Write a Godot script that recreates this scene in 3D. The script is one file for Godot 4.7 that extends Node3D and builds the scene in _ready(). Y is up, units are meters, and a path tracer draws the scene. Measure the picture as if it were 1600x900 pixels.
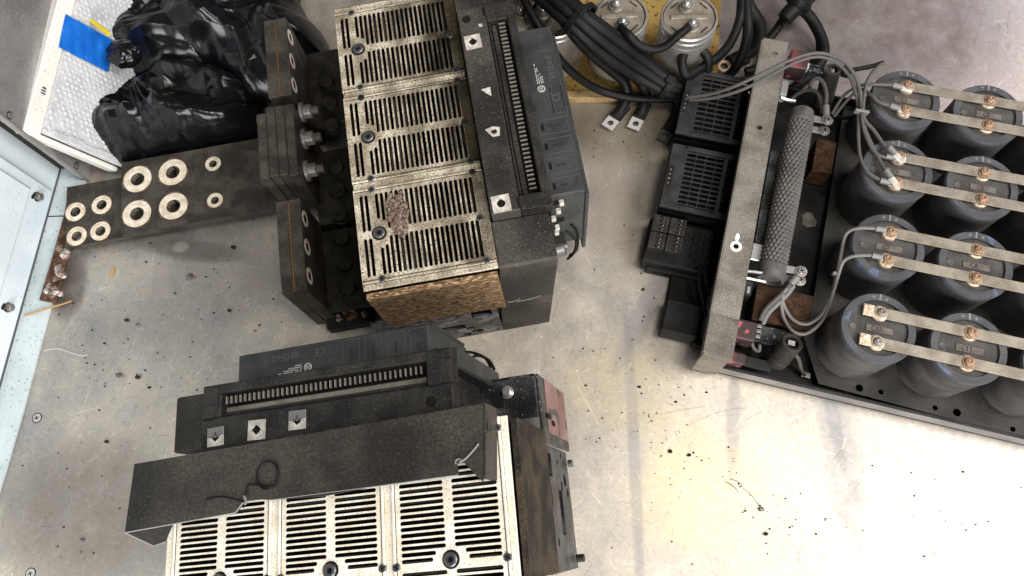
extends Node3D

var rng := RandomNumberGenerator.new()
var counts := {}
var M := {}


# ---------------------------------------------------------------- mesh helper
class Mb extends RefCounted:
	var v := PackedVector3Array()
	var n := PackedVector3Array()
	var x := Transform3D()
	var c := PackedColorArray()

	func tri(a: Vector3, b: Vector3, c: Vector3) -> void:
		var m := (b - a).cross(c - a).normalized()
		tri_n(a, b, c, m, m, m)

	func tri_n(a: Vector3, b: Vector3, c: Vector3, na: Vector3, nb: Vector3, nc: Vector3) -> void:
		for p in [a, c, b]:
			v.push_back(x * p)
		for p in [na, nc, nb]:
			n.push_back((x.basis * p).normalized())

	func quad(a: Vector3, b: Vector3, c: Vector3, d: Vector3) -> void:
		tri(a, b, c)
		tri(a, c, d)

	func quad_n(a: Vector3, b: Vector3, c: Vector3, d: Vector3, na: Vector3, nb: Vector3, nc: Vector3, nd: Vector3) -> void:
		tri_n(a, b, c, na, nb, nc)
		tri_n(a, c, d, na, nc, nd)

	# a box with chamfered edges
	func box(at: Vector3, size: Vector3, ch := 0.0) -> void:
		var h := size / 2.0
		var c: float = minf(ch, minf(h.x, minf(h.y, h.z)) * 0.9)
		if c <= 0.0:
			for k in 3:
				for s: float in [-1.0, 1.0]:
					var e := Vector3.ZERO
					e[k] = s
					var a := Vector3.ZERO
					var b := Vector3.ZERO
					a[(k + 1) % 3] = s
					b[(k + 2) % 3] = 1.0
					quad(at + (e - a - b) * h, at + (e + a - b) * h, at + (e + a + b) * h, at + (e - a + b) * h)
			return
		for k in 3:
			for s: float in [-1.0, 1.0]:
				var e := Vector3.ZERO
				e[k] = s * h[k]
				var a := Vector3.ZERO
				var b := Vector3.ZERO
				a[(k + 1) % 3] = s * (h[(k + 1) % 3] - c)
				b[(k + 2) % 3] = h[(k + 2) % 3] - c
				quad(at + e - a - b, at + e + a - b, at + e + a + b, at + e - a + b)
		for k in 3:
			var i := (k + 1) % 3
			var j := (k + 2) % 3
			for si: float in [-1.0, 1.0]:
				for sj: float in [-1.0, 1.0]:
					var p := Vector3.ZERO
					var q := Vector3.ZERO
					p[i] = si * h[i]
					p[j] = sj * (h[j] - c)
					q[i] = si * (h[i] - c)
					q[j] = sj * h[j]
					var l := Vector3.ZERO
					l[k] = h[k] - c
					if si * sj > 0:
						quad(at + p - l, at + q - l, at + q + l, at + p + l)
					else:
						quad(at + p + l, at + q + l, at + q - l, at + p - l)
		for sx: float in [-1.0, 1.0]:
			for sy: float in [-1.0, 1.0]:
				for sz: float in [-1.0, 1.0]:
					var s3 := Vector3(sx, sy, sz)
					var a := at + s3 * (h - Vector3(0, c, c))
					var b := at + s3 * (h - Vector3(c, 0, c))
					var d := at + s3 * (h - Vector3(c, c, 0))
					if sx * sy * sz > 0:
						tri(a, b, d)
					else:
						tri(a, d, b)

	# revolve (radius, height) pairs, from the bottom up the outside, round the y axis
	func lathe(at: Vector3, prof: Array, seg := 20) -> void:
		for k in prof.size() - 1:
			var p: Vector2 = prof[k]
			var q: Vector2 = prof[k + 1]
			var d := (q - p).normalized()
			for i in seg:
				var a0 := TAU * i / seg
				var a1 := TAU * (i + 1) / seg
				var c0 := Vector3(cos(a0), 0, -sin(a0))
				var c1 := Vector3(cos(a1), 0, -sin(a1))
				var up := Vector3.UP
				var n0 := c0 * d.y - up * d.x
				var n1 := c1 * d.y - up * d.x
				if p.x > 0.00001:
					tri_n(at + c0 * p.x + up * p.y, at + c1 * p.x + up * p.y, at + c1 * q.x + up * q.y, n0, n1, n1)
				if q.x > 0.00001:
					tri_n(at + c0 * p.x + up * p.y, at + c1 * q.x + up * q.y, at + c0 * q.x + up * q.y, n0, n1, n0)

	# polygon in the x-z plane, lifted from y0 to y1, its top edge chamfered
	func prism(poly: PackedVector2Array, y0: float, y1: float, ch := 0.0) -> void:
		var q := poly
		if Geometry2D.is_polygon_clockwise(q):
			q = q.duplicate()
			q.reverse()
		var top := q
		if ch > 0.0:
			var inner := Geometry2D.offset_polygon(q, -ch, Geometry2D.JOIN_MITER)
			if inner.size() == 1 and inner[0].size() == q.size():
				top = inner[0]
				if Geometry2D.is_polygon_clockwise(top):
					top.reverse()
				var best := 0
				for i in top.size():
					if top[i].distance_to(q[0]) < top[best].distance_to(q[0]):
						best = i
				var turned := PackedVector2Array()
				for i in top.size():
					turned.push_back(top[(i + best) % top.size()])
				top = turned
			else:
				ch = 0.0
		var t := Geometry2D.triangulate_polygon(top)
		for i in range(0, t.size(), 3):
			var a := top[t[i]]
			var b := top[t[i + 1]]
			var c := top[t[i + 2]]
			if (b - a).cross(c - a) > 0:
				var s := b
				b = c
				c = s
			tri(Vector3(a.x, y1, a.y), Vector3(b.x, y1, b.y), Vector3(c.x, y1, c.y))
			tri(Vector3(a.x, y0, a.y), Vector3(c.x, y0, c.y), Vector3(b.x, y0, b.y))
		for i in q.size():
			var j := (i + 1) % q.size()
			var a3 := Vector3(q[i].x, y0, q[i].y)
			var b3 := Vector3(q[j].x, y0, q[j].y)
			var au := Vector3(q[i].x, y1 - ch, q[i].y)
			var bu := Vector3(q[j].x, y1 - ch, q[j].y)
			quad(b3, a3, au, bu)
			if ch > 0.0:
				quad(bu, au, Vector3(top[i].x, y1, top[i].y), Vector3(top[j].x, y1, top[j].y))

	# a round bar along a path
	func tube(path: PackedVector3Array, r: float, sides := 10, ends := true, rough := 0.0, seed_ := 1) -> void:
		var frames: Array[Basis] = []
		var side := Vector3.ZERO
		for i in path.size():
			var d := (path[mini(i + 1, path.size() - 1)] - path[maxi(i - 1, 0)]).normalized()
			if side == Vector3.ZERO:
				side = d.cross(Vector3.UP if absf(d.y) < 0.9 else Vector3.RIGHT).normalized()
			side = (side - d * side.dot(d)).normalized()
			frames.push_back(Basis(side, side.cross(d).normalized(), d))
		var g := RandomNumberGenerator.new()
		g.seed = seed_
		var rad := PackedFloat32Array()
		for i in path.size():
			rad.push_back(r * (1.0 + rough * g.randf_range(-1, 1)))
		for i in path.size() - 1:
			for k in sides:
				var a0 := TAU * k / sides
				var a1 := TAU * (k + 1) / sides
				var p0 := frames[i].x * cos(a0) - frames[i].y * sin(a0)
				var p1 := frames[i].x * cos(a1) - frames[i].y * sin(a1)
				var q0 := frames[i + 1].x * cos(a0) - frames[i + 1].y * sin(a0)
				var q1 := frames[i + 1].x * cos(a1) - frames[i + 1].y * sin(a1)
				quad_n(path[i] + p1 * rad[i], path[i + 1] + q1 * rad[i + 1], path[i + 1] + q0 * rad[i + 1], path[i] + p0 * rad[i], p1, q1, q0, p0)
				if ends and i == 0:
					tri(path[0], path[0] + p1 * rad[0], path[0] + p0 * rad[0])
				if ends and i == path.size() - 2:
					tri(path[i + 1], path[i + 1] + q0 * rad[i + 1], path[i + 1] + q1 * rad[i + 1])

	# the rectangle x0..x1, z0..z1 at height y with a round-ended slot along z in it (of no length: a round hole), t deep
	func slot_cell(x0: float, x1: float, z0: float, z1: float, cx: float, za: float, zb: float, r: float, y: float, t: float, steps := 5) -> void:
		var inner: Array[Vector2] = []
		var outer: Array[Vector2] = []
		# round the far end (zb), from +x to -x
		for k in steps + 1:
			var a := PI * k / steps
			inner.push_back(Vector2(cx + r * cos(a), zb + r * sin(a)))
		outer.push_back(Vector2(x1, zb))
		for k in range(1, steps):
			outer.push_back(Vector2(lerpf(x1, x0, float(k - 1) / (steps - 2)), z1))
		outer.push_back(Vector2(x0, zb))
		for k in steps + 1:
			var a := PI + PI * k / steps
			inner.push_back(Vector2(cx + r * cos(a), za + r * sin(a)))
		outer.push_back(Vector2(x0, za))
		for k in range(1, steps):
			outer.push_back(Vector2(lerpf(x0, x1, float(k - 1) / (steps - 2)), z0))
		outer.push_back(Vector2(x1, za))
		for k in inner.size():
			var j := (k + 1) % inner.size()
			var a := Vector3(inner[k].x, y, inner[k].y)
			var b := Vector3(inner[j].x, y, inner[j].y)
			var c := Vector3(outer[j].x, y, outer[j].y)
			var d := Vector3(outer[k].x, y, outer[k].y)
			if a.distance_squared_to(b) < 1e-12 and c.distance_squared_to(d) < 1e-12:
				continue
			if (b - a).cross(c - a).y + (c - a).cross(d - a).y > 0:
				quad(a, b, c, d)
			else:
				quad(d, c, b, a)
			var dn := Vector3(0, -t, 0)
			quad(b, a, a + dn, b + dn)

	func rect(x0: float, x1: float, z0: float, z1: float, y: float) -> void:
		quad(Vector3(x0, y, z0), Vector3(x0, y, z1), Vector3(x1, y, z1), Vector3(x1, y, z0))

	# an irregular pebble
	func lump(at: Vector3, size: Vector3, seed_: int, flat := false) -> void:
		var g := RandomNumberGenerator.new()
		g.seed = seed_
		var nu := 7
		var nv := 5
		var pts := []
		for j in nv + 1:
			var row := PackedVector3Array()
			for i in nu:
				var th := PI * j / nv
				var ph := TAU * i / nu
				var rr := g.randf_range(0.7, 1.15) if j > 0 and j < nv else 0.9
				row.push_back(at + Vector3(sin(th) * cos(ph), cos(th), -sin(th) * sin(ph)) * size * rr)
			pts.push_back(row)
		for j in nv:
			for i in nu:
				var k := (i + 1) % nu
				if j > 0:
					tri(pts[j][i], pts[j + 1][k], pts[j][k])
				if j < nv - 1:
					tri(pts[j][i], pts[j + 1][i], pts[j + 1][k])

	func mesh(mat: Material) -> ArrayMesh:
		var a := []
		a.resize(Mesh.ARRAY_MAX)
		a[Mesh.ARRAY_VERTEX] = v
		a[Mesh.ARRAY_NORMAL] = n
		if c.size() == v.size():
			a[Mesh.ARRAY_COLOR] = c
		var am := ArrayMesh.new()
		am.add_surface_from_arrays(Mesh.PRIMITIVE_TRIANGLES, a)
		am.surface_set_material(0, mat)
		return am


# ---------------------------------------------------------------- scene helpers
func numbered(parent: Node, called: String) -> String:
	var key := str(parent.get_instance_id()) + called
	var k: int = counts.get(key, 0)
	counts[key] = k + 1
	return called if k == 0 else "%s_%03d" % [called, k]


func put(called: String, mb: Mb, mat: Material, parent: Node = self) -> MeshInstance3D:
	return put_mesh(called, mb.mesh(mat), parent)


func put_mesh(called: String, m: Mesh, parent: Node = self, at := Transform3D()) -> MeshInstance3D:
	var o := MeshInstance3D.new()
	o.name = numbered(parent, called)
	o.mesh = m
	o.transform = at
	parent.add_child(o, true)
	return o


func thing(called: String, label: String, category: String, at := Transform3D(), group := "") -> Node3D:
	var o := Node3D.new()
	o.name = numbered(self, called)
	o.transform = at
	add_child(o, true)
	return tag(o, label, category, group)


func tag(o: Node3D, label: String, category: String, group := "") -> Node3D:
	o.set_meta("label", label)
	o.set_meta("category", category)
	if group:
		o.set_meta("group", group)
	return o


func structure(called: String, mb: Mb, mat: Material) -> MeshInstance3D:
	var o := put(called, mb, mat)
	o.set_meta("kind", "structure")
	return o


func boxed(called: String, at: Vector3, size: Vector3, mat: Material, parent: Node, ch := 0.001) -> MeshInstance3D:
	var m := Mb.new()
	m.box(at, size, ch)
	return put(called, m, mat, parent)


# a smooth curve through the points
func curve(pts: Array, per := 8) -> PackedVector3Array:
	var out := PackedVector3Array()
	for i in pts.size() - 1:
		var a: Vector3 = pts[maxi(i - 1, 0)]
		var b: Vector3 = pts[i]
		var c: Vector3 = pts[i + 1]
		var d: Vector3 = pts[mini(i + 2, pts.size() - 1)]
		for k in per:
			out.push_back(b.cubic_interpolate(c, a, d, float(k) / per))
	out.push_back(pts[-1])
	return out


func cable(called: String, pts: Array, r: float, mat: Material, parent: Node, per := 8, sides := 10) -> MeshInstance3D:
	var m := Mb.new()
	m.tube(curve(pts, per), r, sides)
	return put(called, m, mat, parent)


# a transform whose y axis points along d
func along(at: Vector3, d: Vector3) -> Transform3D:
	var y := d.normalized()
	var x := y.cross(Vector3.UP if absf(y.y) < 0.95 else Vector3.RIGHT).normalized()
	return Transform3D(Basis(x, y, x.cross(y)), at)


func words(text: String, height: float, at: Vector3, right: Vector3, up: Vector3, mat: Material, called: String, parent: Node) -> void:
	var t := TextMesh.new()
	var f := SystemFont.new()
	f.font_names = PackedStringArray(["Droid Sans"])
	t.font = f
	t.text = text
	t.font_size = 32
	t.pixel_size = height / 23.0
	t.depth = 0.0004
	t.curve_step = 2.0
	t.material = mat
	put_mesh(called, t, parent, Transform3D(Basis(right.normalized(), up.normalized(), right.cross(up).normalized()), at))


# CSG plate: a box with round and square holes, each [x, z, radius] or [x, z, width, depth]
func holed_plate(called: String, at: Vector3, size: Vector3, holes: Array, mat: Material, parent: Node, xf := Transform3D()) -> CSGCombiner3D:
	var c := CSGCombiner3D.new()
	c.name = numbered(parent, called)
	c.transform = xf
	var b := CSGBox3D.new()
	b.name = "sheet"
	b.size = size
	b.position = at
	b.material = mat
	c.add_child(b)
	for i in holes.size():
		var h: Array = holes[i]
		if h.size() == 3:
			var k := CSGCylinder3D.new()
			k.name = "hole_%03d" % i
			k.radius = h[2]
			k.height = size.y * 3 + 0.01
			k.sides = 20
			k.position = Vector3(h[0], at.y, h[1])
			k.operation = CSGShape3D.OPERATION_SUBTRACTION
			k.material = mat
			c.add_child(k)
		else:
			var k := CSGBox3D.new()
			k.name = "hole_%03d" % i
			k.size = Vector3(h[2], size.y * 3 + 0.01, h[3])
			k.position = Vector3(h[0], at.y, h[1])
			k.operation = CSGShape3D.OPERATION_SUBTRACTION
			k.material = mat
			c.add_child(k)
	parent.add_child(c, true)
	return c


# ---------------------------------------------------------------- materials
func lin(r: float, g: float, b: float) -> Color:
	return Color(r, g, b).linear_to_srgb()


func noise_bytes(seed_: int, freq: float, w: int, h: int, oct := 4, kind := FastNoiseLite.TYPE_SIMPLEX_SMOOTH) -> PackedByteArray:
	var f := FastNoiseLite.new()
	f.seed = seed_
	f.noise_type = kind
	f.frequency = freq
	f.fractal_octaves = oct
	var im := f.get_seamless_image(w, h)
	im.convert(Image.FORMAT_L8)
	return im.get_data()


# colour texture: c0 to c1 by a cloudy noise, fine grain, and flecks of a third colour; stretch draws the pattern out along v
func skin(seed_: int, c0: Color, c1: Color, freq: float, grain: float, fleck: Color, amount: float, fleck_freq := 0.12, size := 256, stretch := 1) -> ImageTexture:
	var a := noise_bytes(seed_, freq, size, size)
	var b := noise_bytes(seed_ + 7, fleck_freq, size, size, 2)
	var g := RandomNumberGenerator.new()
	g.seed = seed_
	var out := PackedByteArray()
	out.resize(size * size * 3)
	var cut := int(255.0 * (1.0 - amount))
	var i := 0
	var a0 := c0.linear_to_srgb()
	var a1 := c1.linear_to_srgb()
	var fl := fleck.linear_to_srgb()
	for y in size:
		var yy := (y / stretch) % size
		for x in size:
			var s := yy * size + x
			var t: float = clampf((a[s] - 70) / 115.0, 0.0, 1.0)
			var c := a0.lerp(a1, t)
			if b[s] > cut:
				c = c.lerp(fl, clampf((b[s] - cut) / 14.0, 0.0, 1.0))
			var k := 1.0 + grain * (g.randf() + g.randf() - 1.0)
			out[i] = int(clampf(c.r * k, 0, 1) * 255)
			out[i + 1] = int(clampf(c.g * k, 0, 1) * 255)
			out[i + 2] = int(clampf(c.b * k, 0, 1) * 255)
			i += 3
	return ImageTexture.create_from_image(Image.create_from_data(size, size, false, Image.FORMAT_RGB8, out))


func mat(rough: float, metal: float, tex: Texture2D = null, scale := 5.0, col := Color.WHITE, world := false) -> StandardMaterial3D:
	var m := StandardMaterial3D.new()
	m.albedo_color = col
	m.roughness = rough
	m.metallic = metal
	m.metallic_specular = 0.32
	if tex:
		m.albedo_texture = tex
		m.uv1_triplanar = true
		m.uv1_world_triplanar = world
		m.uv1_scale = Vector3.ONE * scale
	return m


func bumpy(m: StandardMaterial3D, tex: Texture2D, amount: float) -> StandardMaterial3D:
	m.normal_enabled = true
	m.normal_texture = tex
	m.normal_scale = amount
	return m


func make_materials() -> void:
	var nf := FastNoiseLite.new()
	nf.seed = 5
	nf.frequency = 0.28
	nf.fractal_octaves = 3
	var bump := NoiseTexture2D.new()
	bump.width = 256
	bump.height = 256
	bump.seamless = true
	bump.as_normal_map = true
	bump.bump_strength = 2.0
	bump.noise = nf
	M.bump = bump
	var k := Color(0.012, 0.011, 0.010)
	M.grille = bumpy(mat(0.42, 0.08, skin(11, Color(0.80, 0.73, 0.60), Color(0.93, 0.89, 0.80), 0.02, 0.06, Color(0.34, 0.27, 0.18), 0.24, 0.42), 5.0), bump, 0.2)
	M.grille_sooty = bumpy(mat(0.40, 0.25, skin(12, Color(0.38, 0.325, 0.24), Color(0.78, 0.71, 0.57), 0.018, 0.12, Color(0.10, 0.075, 0.05), 0.30, 0.30), 5.0), bump, 0.25)
	M.grille_sooty.vertex_color_use_as_albedo = true
	M.grille.vertex_color_use_as_albedo = true
	M.cavity = mat(0.9, 0.0, null, 1, lin(0.006, 0.006, 0.006))
	M.splitter = mat(0.55, 0.6, null, 1, lin(0.10, 0.095, 0.085))
	M.screw = mat(0.4, 0.8, null, 1, lin(0.16, 0.16, 0.165))
	M.screw_dark = mat(0.5, 0.4, null, 1, lin(0.03, 0.03, 0.03))
	M.recess = mat(0.9, 0.0, null, 1, lin(0.008, 0.008, 0.008))
	M.plastic = bumpy(mat(0.62, 0.0, skin(21, Color(0.015, 0.0145, 0.014), Color(0.030, 0.028, 0.026), 0.02, 0.25, Color(0.16, 0.15, 0.14), 0.18, 0.5), 5.0), bump, 0.25)
	M.strip = bumpy(mat(0.52, 0.0, skin(22, Color(0.021, 0.019, 0.0165), Color(0.050, 0.045, 0.038), 0.007, 0.32, Color(0.080, 0.072, 0.058), 0.18, 0.55), 3.5), bump, 0.25)
	M.cover = bumpy(mat(0.55, 0.0, skin(23, Color(0.022, 0.020, 0.018), Color(0.062, 0.056, 0.048), 0.008, 0.26, Color(0.14, 0.125, 0.11), 0.19, 0.5), 3.5), bump, 0.25)
	M.module = bumpy(mat(0.5, 0.0, skin(24, Color(0.033, 0.0355, 0.036), Color(0.052, 0.055, 0.055), 0.012, 0.12, Color(0.11, 0.11, 0.11), 0.19, 0.3), 5.0), bump, 0.15)
	M.module_mark = mat(0.6, 0.0, null, 1, lin(0.095, 0.10, 0.10))
	M.module_line = mat(0.6, 0.0, null, 1, lin(0.026, 0.028, 0.028))
	M.white_print = mat(0.6, 0.0, null, 1, lin(0.62, 0.63, 0.62))
	M.bare = bumpy(mat(0.5, 0.1, skin(25, Color(0.44, 0.41, 0.37), Color(0.68, 0.65, 0.60), 0.03, 0.10, Color(0.22, 0.19, 0.16), 0.22, 0.16), 9.0), bump, 0.25)
	M.iron = bumpy(mat(0.55, 0.15, skin(26, Color(0.036, 0.031, 0.026), Color(0.074, 0.065, 0.055), 0.012, 0.16, Color(0.24, 0.22, 0.19), 0.20, 0.4), 6.0), bump, 0.25)
	M.iron_black = bumpy(mat(0.6, 0.0, skin(27, Color(0.013, 0.012, 0.0105), Color(0.034, 0.030, 0.026), 0.016, 0.16, Color(0.14, 0.10, 0.06), 0.20, 0.35), 6.0), bump, 0.3)
	M.copper_edge = mat(0.4, 0.85, null, 1, lin(0.55, 0.28, 0.10))
	M.ring = bumpy(mat(0.55, 0.0, skin(28, Color(0.62, 0.53, 0.41), Color(0.80, 0.74, 0.63), 0.025, 0.07, Color(0.45, 0.32, 0.19), 0.24, 0.10), 9.0), bump, 0.15)
	M.bolt = bumpy(mat(0.38, 0.5, skin(29, Color(0.20, 0.185, 0.17), Color(0.36, 0.345, 0.33), 0.03, 0.08, Color(0.08, 0.07, 0.055), 0.26, 0.2), 9.0), bump, 0.2)
	M.bright = mat(0.3, 0.85, null, 1, lin(0.72, 0.72, 0.72))
	M.board = bumpy(mat(0.75, 0.0, skin(30, Color(0.09, 0.055, 0.028), Color(0.34, 0.22, 0.12), 0.05, 0.2, Color(0.55, 0.38, 0.22), 0.34, 0.09), 6.0), bump, 0.5)
	M.board.uv1_scale = Vector3(4.5, 13.0, 13.0)
	M.char = bumpy(mat(0.7, 0.0, skin(31, Color(0.012, 0.011, 0.010), Color(0.058, 0.043, 0.030), 0.014, 0.25, Color(0.15, 0.105, 0.065), 0.20, 0.20), 5.0), bump, 0.4)
	M.base = bumpy(mat(0.38, 0.7, skin(32, Color(0.05, 0.053, 0.06), Color(0.26, 0.28, 0.32), 0.015, 0.15, Color(0.02, 0.02, 0.02), 0.36, 0.05), 5.0), bump, 0.5)
	M.base_dark = bumpy(mat(0.45, 0.35, skin(33, Color(0.018, 0.018, 0.018), Color(0.075, 0.075, 0.08), 0.014, 0.15, Color(0.20, 0.20, 0.22), 0.22, 0.10), 5.0), bump, 0.5)
	M.red_paint = bumpy(mat(0.5, 0.1, skin(34, Color(0.20, 0.105, 0.095), Color(0.33, 0.20, 0.185), 0.008, 0.10, Color(0.055, 0.052, 0.052), 0.34, 0.02), 4.0), bump, 0.2)
	M.slag = bumpy(mat(0.45, 0.3, skin(35, Color(0.085, 0.056, 0.043), Color(0.29, 0.205, 0.165), 0.08, 0.3, Color(0.52, 0.44, 0.39), 0.30, 0.25), 9.0), bump, 0.8)
	M.slag_bright = bumpy(mat(0.3, 0.8, skin(36, Color(0.25, 0.15, 0.12), Color(0.66, 0.58, 0.55), 0.05, 0.2, Color(0.8, 0.75, 0.72), 0.32, 0.2), 9.0), bump, 0.8)
	M.rust = bumpy(mat(0.65, 0.3, skin(37, Color(0.07, 0.036, 0.022), Color(0.19, 0.095, 0.05), 0.03, 0.2, Color(0.30, 0.20, 0.14), 0.25, 0.14), 8.0), bump, 0.4)
	M.galv = bumpy(mat(0.5, 0.35, skin(38, Color(0.15, 0.135, 0.11), Color(0.235, 0.22, 0.19), 0.012, 0.14, Color(0.36, 0.35, 0.32), 0.22, 0.3), 5.0), bump, 0.25)
	M.strap = bumpy(mat(0.48, 0.3, skin(39, Color(0.18, 0.155, 0.12), Color(0.27, 0.24, 0.195), 0.02, 0.10, Color(0.42, 0.38, 0.31), 0.20, 0.35), 6.0), bump, 0.2)
	M.strap_end = mat(0.5, 0.3, skin(40, Color(0.42, 0.34, 0.24), Color(0.66, 0.58, 0.47), 0.05, 0.1, Color(0.22, 0.12, 0.06), 0.3, 0.14), 9.0)
	M.rusty_nut = mat(0.55, 0.3, skin(41, Color(0.16, 0.085, 0.045), Color(0.42, 0.26, 0.15), 0.06, 0.2, Color(0.62, 0.55, 0.46), 0.34, 0.2), 12.0)
	M.can = bumpy(mat(0.5, 0.0, skin(42, Color(0.060, 0.057, 0.056), Color(0.118, 0.112, 0.106), 0.012, 0.10, Color(0.20, 0.19, 0.18), 0.19, 0.4), 5.0), bump, 0.1)
	M.rim = bumpy(mat(0.45, 0.0, skin(43, Color(0.055, 0.055, 0.060), Color(0.085, 0.088, 0.100), 0.012, 0.14, Color(0.10, 0.13, 0.21), 0.20, 0.02), 5.0), bump, 0.1)
	M.lid = bumpy(mat(0.6, 0.0, skin(44, Color(0.055, 0.050, 0.046), Color(0.088, 0.082, 0.075), 0.02, 0.15, Color(0.16, 0.15, 0.14), 0.20, 0.4), 5.0), bump, 0.1)
	M.plate_tag = mat(0.6, 0.0, skin(45, Color(0.11, 0.10, 0.085), Color(0.17, 0.155, 0.13), 0.03, 0.2, Color(0.05, 0.05, 0.04), 0.25, 0.2), 9.0)
	M.ink = mat(0.7, 0.0, null, 1, lin(0.02, 0.02, 0.018))
	M.tray = bumpy(mat(0.55, 0.0, skin(46, Color(0.011, 0.0105, 0.011), Color(0.024, 0.023, 0.023), 0.012, 0.14, Color(0.10, 0.10, 0.10), 0.18, 0.4), 5.0), bump, 0.15)
	M.tray_wall = bumpy(mat(0.42, 0.1, skin(47, Color(0.19, 0.185, 0.18), Color(0.28, 0.27, 0.265), 0.010, 0.06, Color(0.36, 0.35, 0.34), 0.18, 0.35), 5.0), bump, 0.12)
	M.black = bumpy(mat(0.6, 0.0, skin(48, Color(0.007, 0.007, 0.007), Color(0.014, 0.0135, 0.0135), 0.02, 0.15, Color(0.06, 0.06, 0.06), 0.19, 0.4), 6.0), bump, 0.2)
	M.vent = bumpy(mat(0.55, 0.0, skin(49, Color(0.020, 0.020, 0.022), Color(0.036, 0.035, 0.037), 0.02, 0.12, Color(0.09, 0.09, 0.09), 0.18, 0.4), 6.0), bump, 0.12)
	M.rubber = bumpy(mat(0.5, 0.0, skin(50, Color(0.0045, 0.0045, 0.005), Color(0.009, 0.009, 0.009), 0.02, 0.15, Color(0.03, 0.03, 0.03), 0.18, 0.35), 6.0), bump, 0.2)
	M.wire = mat(0.42, 0.0, null, 1, lin(0.105, 0.10, 0.096))
	M.wire_pale = mat(0.4, 0.0, null, 1, lin(0.19, 0.185, 0.18))
	M.ferrule = mat(0.45, 0.2, null, 1, lin(0.22, 0.215, 0.21))
	M.resistor = bumpy(mat(0.48, 0.0, skin(51, Color(0.075, 0.071, 0.066), Color(0.135, 0.128, 0.12), 0.02, 0.12, Color(0.24, 0.23, 0.22), 0.18, 0.35), 6.0), bump, 0.12)
	M.red_glass = mat(0.35, 0.0, skin(52, Color(0.050, 0.035, 0.035), Color(0.24, 0.05, 0.06), 0.010, 0.10, Color(0.50, 0.10, 0.13), 0.22, 0.03), 4.0)
	M.alu = bumpy(mat(0.38, 0.75, skin(53, Color(0.42, 0.405, 0.38), Color(0.60, 0.585, 0.56), 0.012, 0.10, Color(0.75, 0.74, 0.72), 0.22, 0.2), 5.0), bump, 0.2)
	M.alu_lid = bumpy(mat(0.5, 0.45, skin(54, Color(0.24, 0.205, 0.165), Color(0.36, 0.315, 0.26), 0.02, 0.14, Color(0.50, 0.46, 0.40), 0.22, 0.3), 6.0), bump, 0.25)
	M.yellow_board = bumpy(mat(0.65, 0.0, skin(55, Color(0.26, 0.165, 0.045), Color(0.37, 0.25, 0.075), 0.010, 0.10, Color(0.10, 0.065, 0.025), 0.25, 0.08), 4.0), bump, 0.2)
	M.yellow_edge = mat(0.7, 0.0, skin(56, Color(0.36, 0.24, 0.11), Color(0.46, 0.33, 0.17), 0.02, 0.12, Color(0.2, 0.13, 0.06), 0.25, 0.1), 6.0)
	M.wall_paint = bumpy(mat(0.45, 0.0, skin(57, Color(0.66, 0.76, 0.82), Color(0.74, 0.83, 0.88), 0.008, 0.02, Color(0.45, 0.48, 0.48), 0.14, 0.3), 3.0), bump, 0.05)
	M.sill_paint = bumpy(mat(0.45, 0.0, skin(58, Color(0.44, 0.51, 0.53), Color(0.56, 0.63, 0.65), 0.010, 0.04, Color(0.16, 0.16, 0.15), 0.20, 0.2), 3.0), bump, 0.12)
	M.steel_panel = bumpy(mat(0.42, 0.5, skin(59, Color(0.30, 0.295, 0.29), Color(0.46, 0.455, 0.45), 0.008, 0.10, Color(0.55, 0.55, 0.55), 0.18, 0.3), 2.5), bump, 0.10)
	M.frame_paint = bumpy(mat(0.5, 0.0, skin(60, Color(0.74, 0.72, 0.67), Color(0.82, 0.80, 0.75), 0.010, 0.03, Color(0.35, 0.32, 0.28), 0.16, 0.3), 3.0), bump, 0.1)
	M.tape = bumpy(mat(0.5, 0.0, skin(61, Color(0.006, 0.12, 0.55), Color(0.010, 0.16, 0.64), 0.02, 0.04, Color(0.02, 0.2, 0.68), 0.2, 0.05), 5.0), bump, 0.15)
	M.yellow_plastic = mat(0.5, 0.0, null, 1, lin(0.75, 0.60, 0.02))
	M.wrap_back = bumpy(mat(0.3, 0.0, skin(62, Color(0.50, 0.51, 0.53), Color(0.60, 0.61, 0.63), 0.02, 0.05, Color(0.7, 0.7, 0.72), 0.25, 0.1), 5.0), bump, 0.3)
	M.bubble = mat(0.16, 0.0, null, 1, lin(0.60, 0.61, 0.63))
	M.bag = mat(0.20, 0.0, null, 1, lin(0.0045, 0.0047, 0.006))
	M.bag.metallic_specular = 0.45
	M.soot = mat(0.8, 0.1, null, 1, lin(0.02, 0.02, 0.021))
	M.straw = mat(0.8, 0.0, null, 1, lin(0.45, 0.28, 0.10))
	M.copper_lug = mat(0.4, 0.3, null, 1, lin(0.85, 0.62, 0.48))
	M.tin = mat(0.35, 0.5, null, 1, lin(0.78, 0.77, 0.75))
	M.brown_block = bumpy(mat(0.6, 0.0, skin(63, Color(0.030, 0.014, 0.007), Color(0.075, 0.036, 0.018), 0.03, 0.22, Color(0.14, 0.08, 0.045), 0.25, 0.14), 7.0), bump, 0.5)
	M.plate_dark = bumpy(mat(0.5, 0.0, skin(64, Color(0.030, 0.029, 0.028), Color(0.055, 0.053, 0.051), 0.012, 0.10, Color(0.14, 0.135, 0.13), 0.19, 0.4), 5.0), bump, 0.1)
	M.rail_end = bumpy(mat(0.5, 0.2, skin(65, Color(0.10, 0.09, 0.078), Color(0.17, 0.155, 0.135), 0.012, 0.14, Color(0.36, 0.35, 0.32), 0.20, 0.3), 5.0), bump, 0.25)
	M.foot_gap = mat(0.8, 0.0, null, 1, lin(0.10, 0.105, 0.105))
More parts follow.
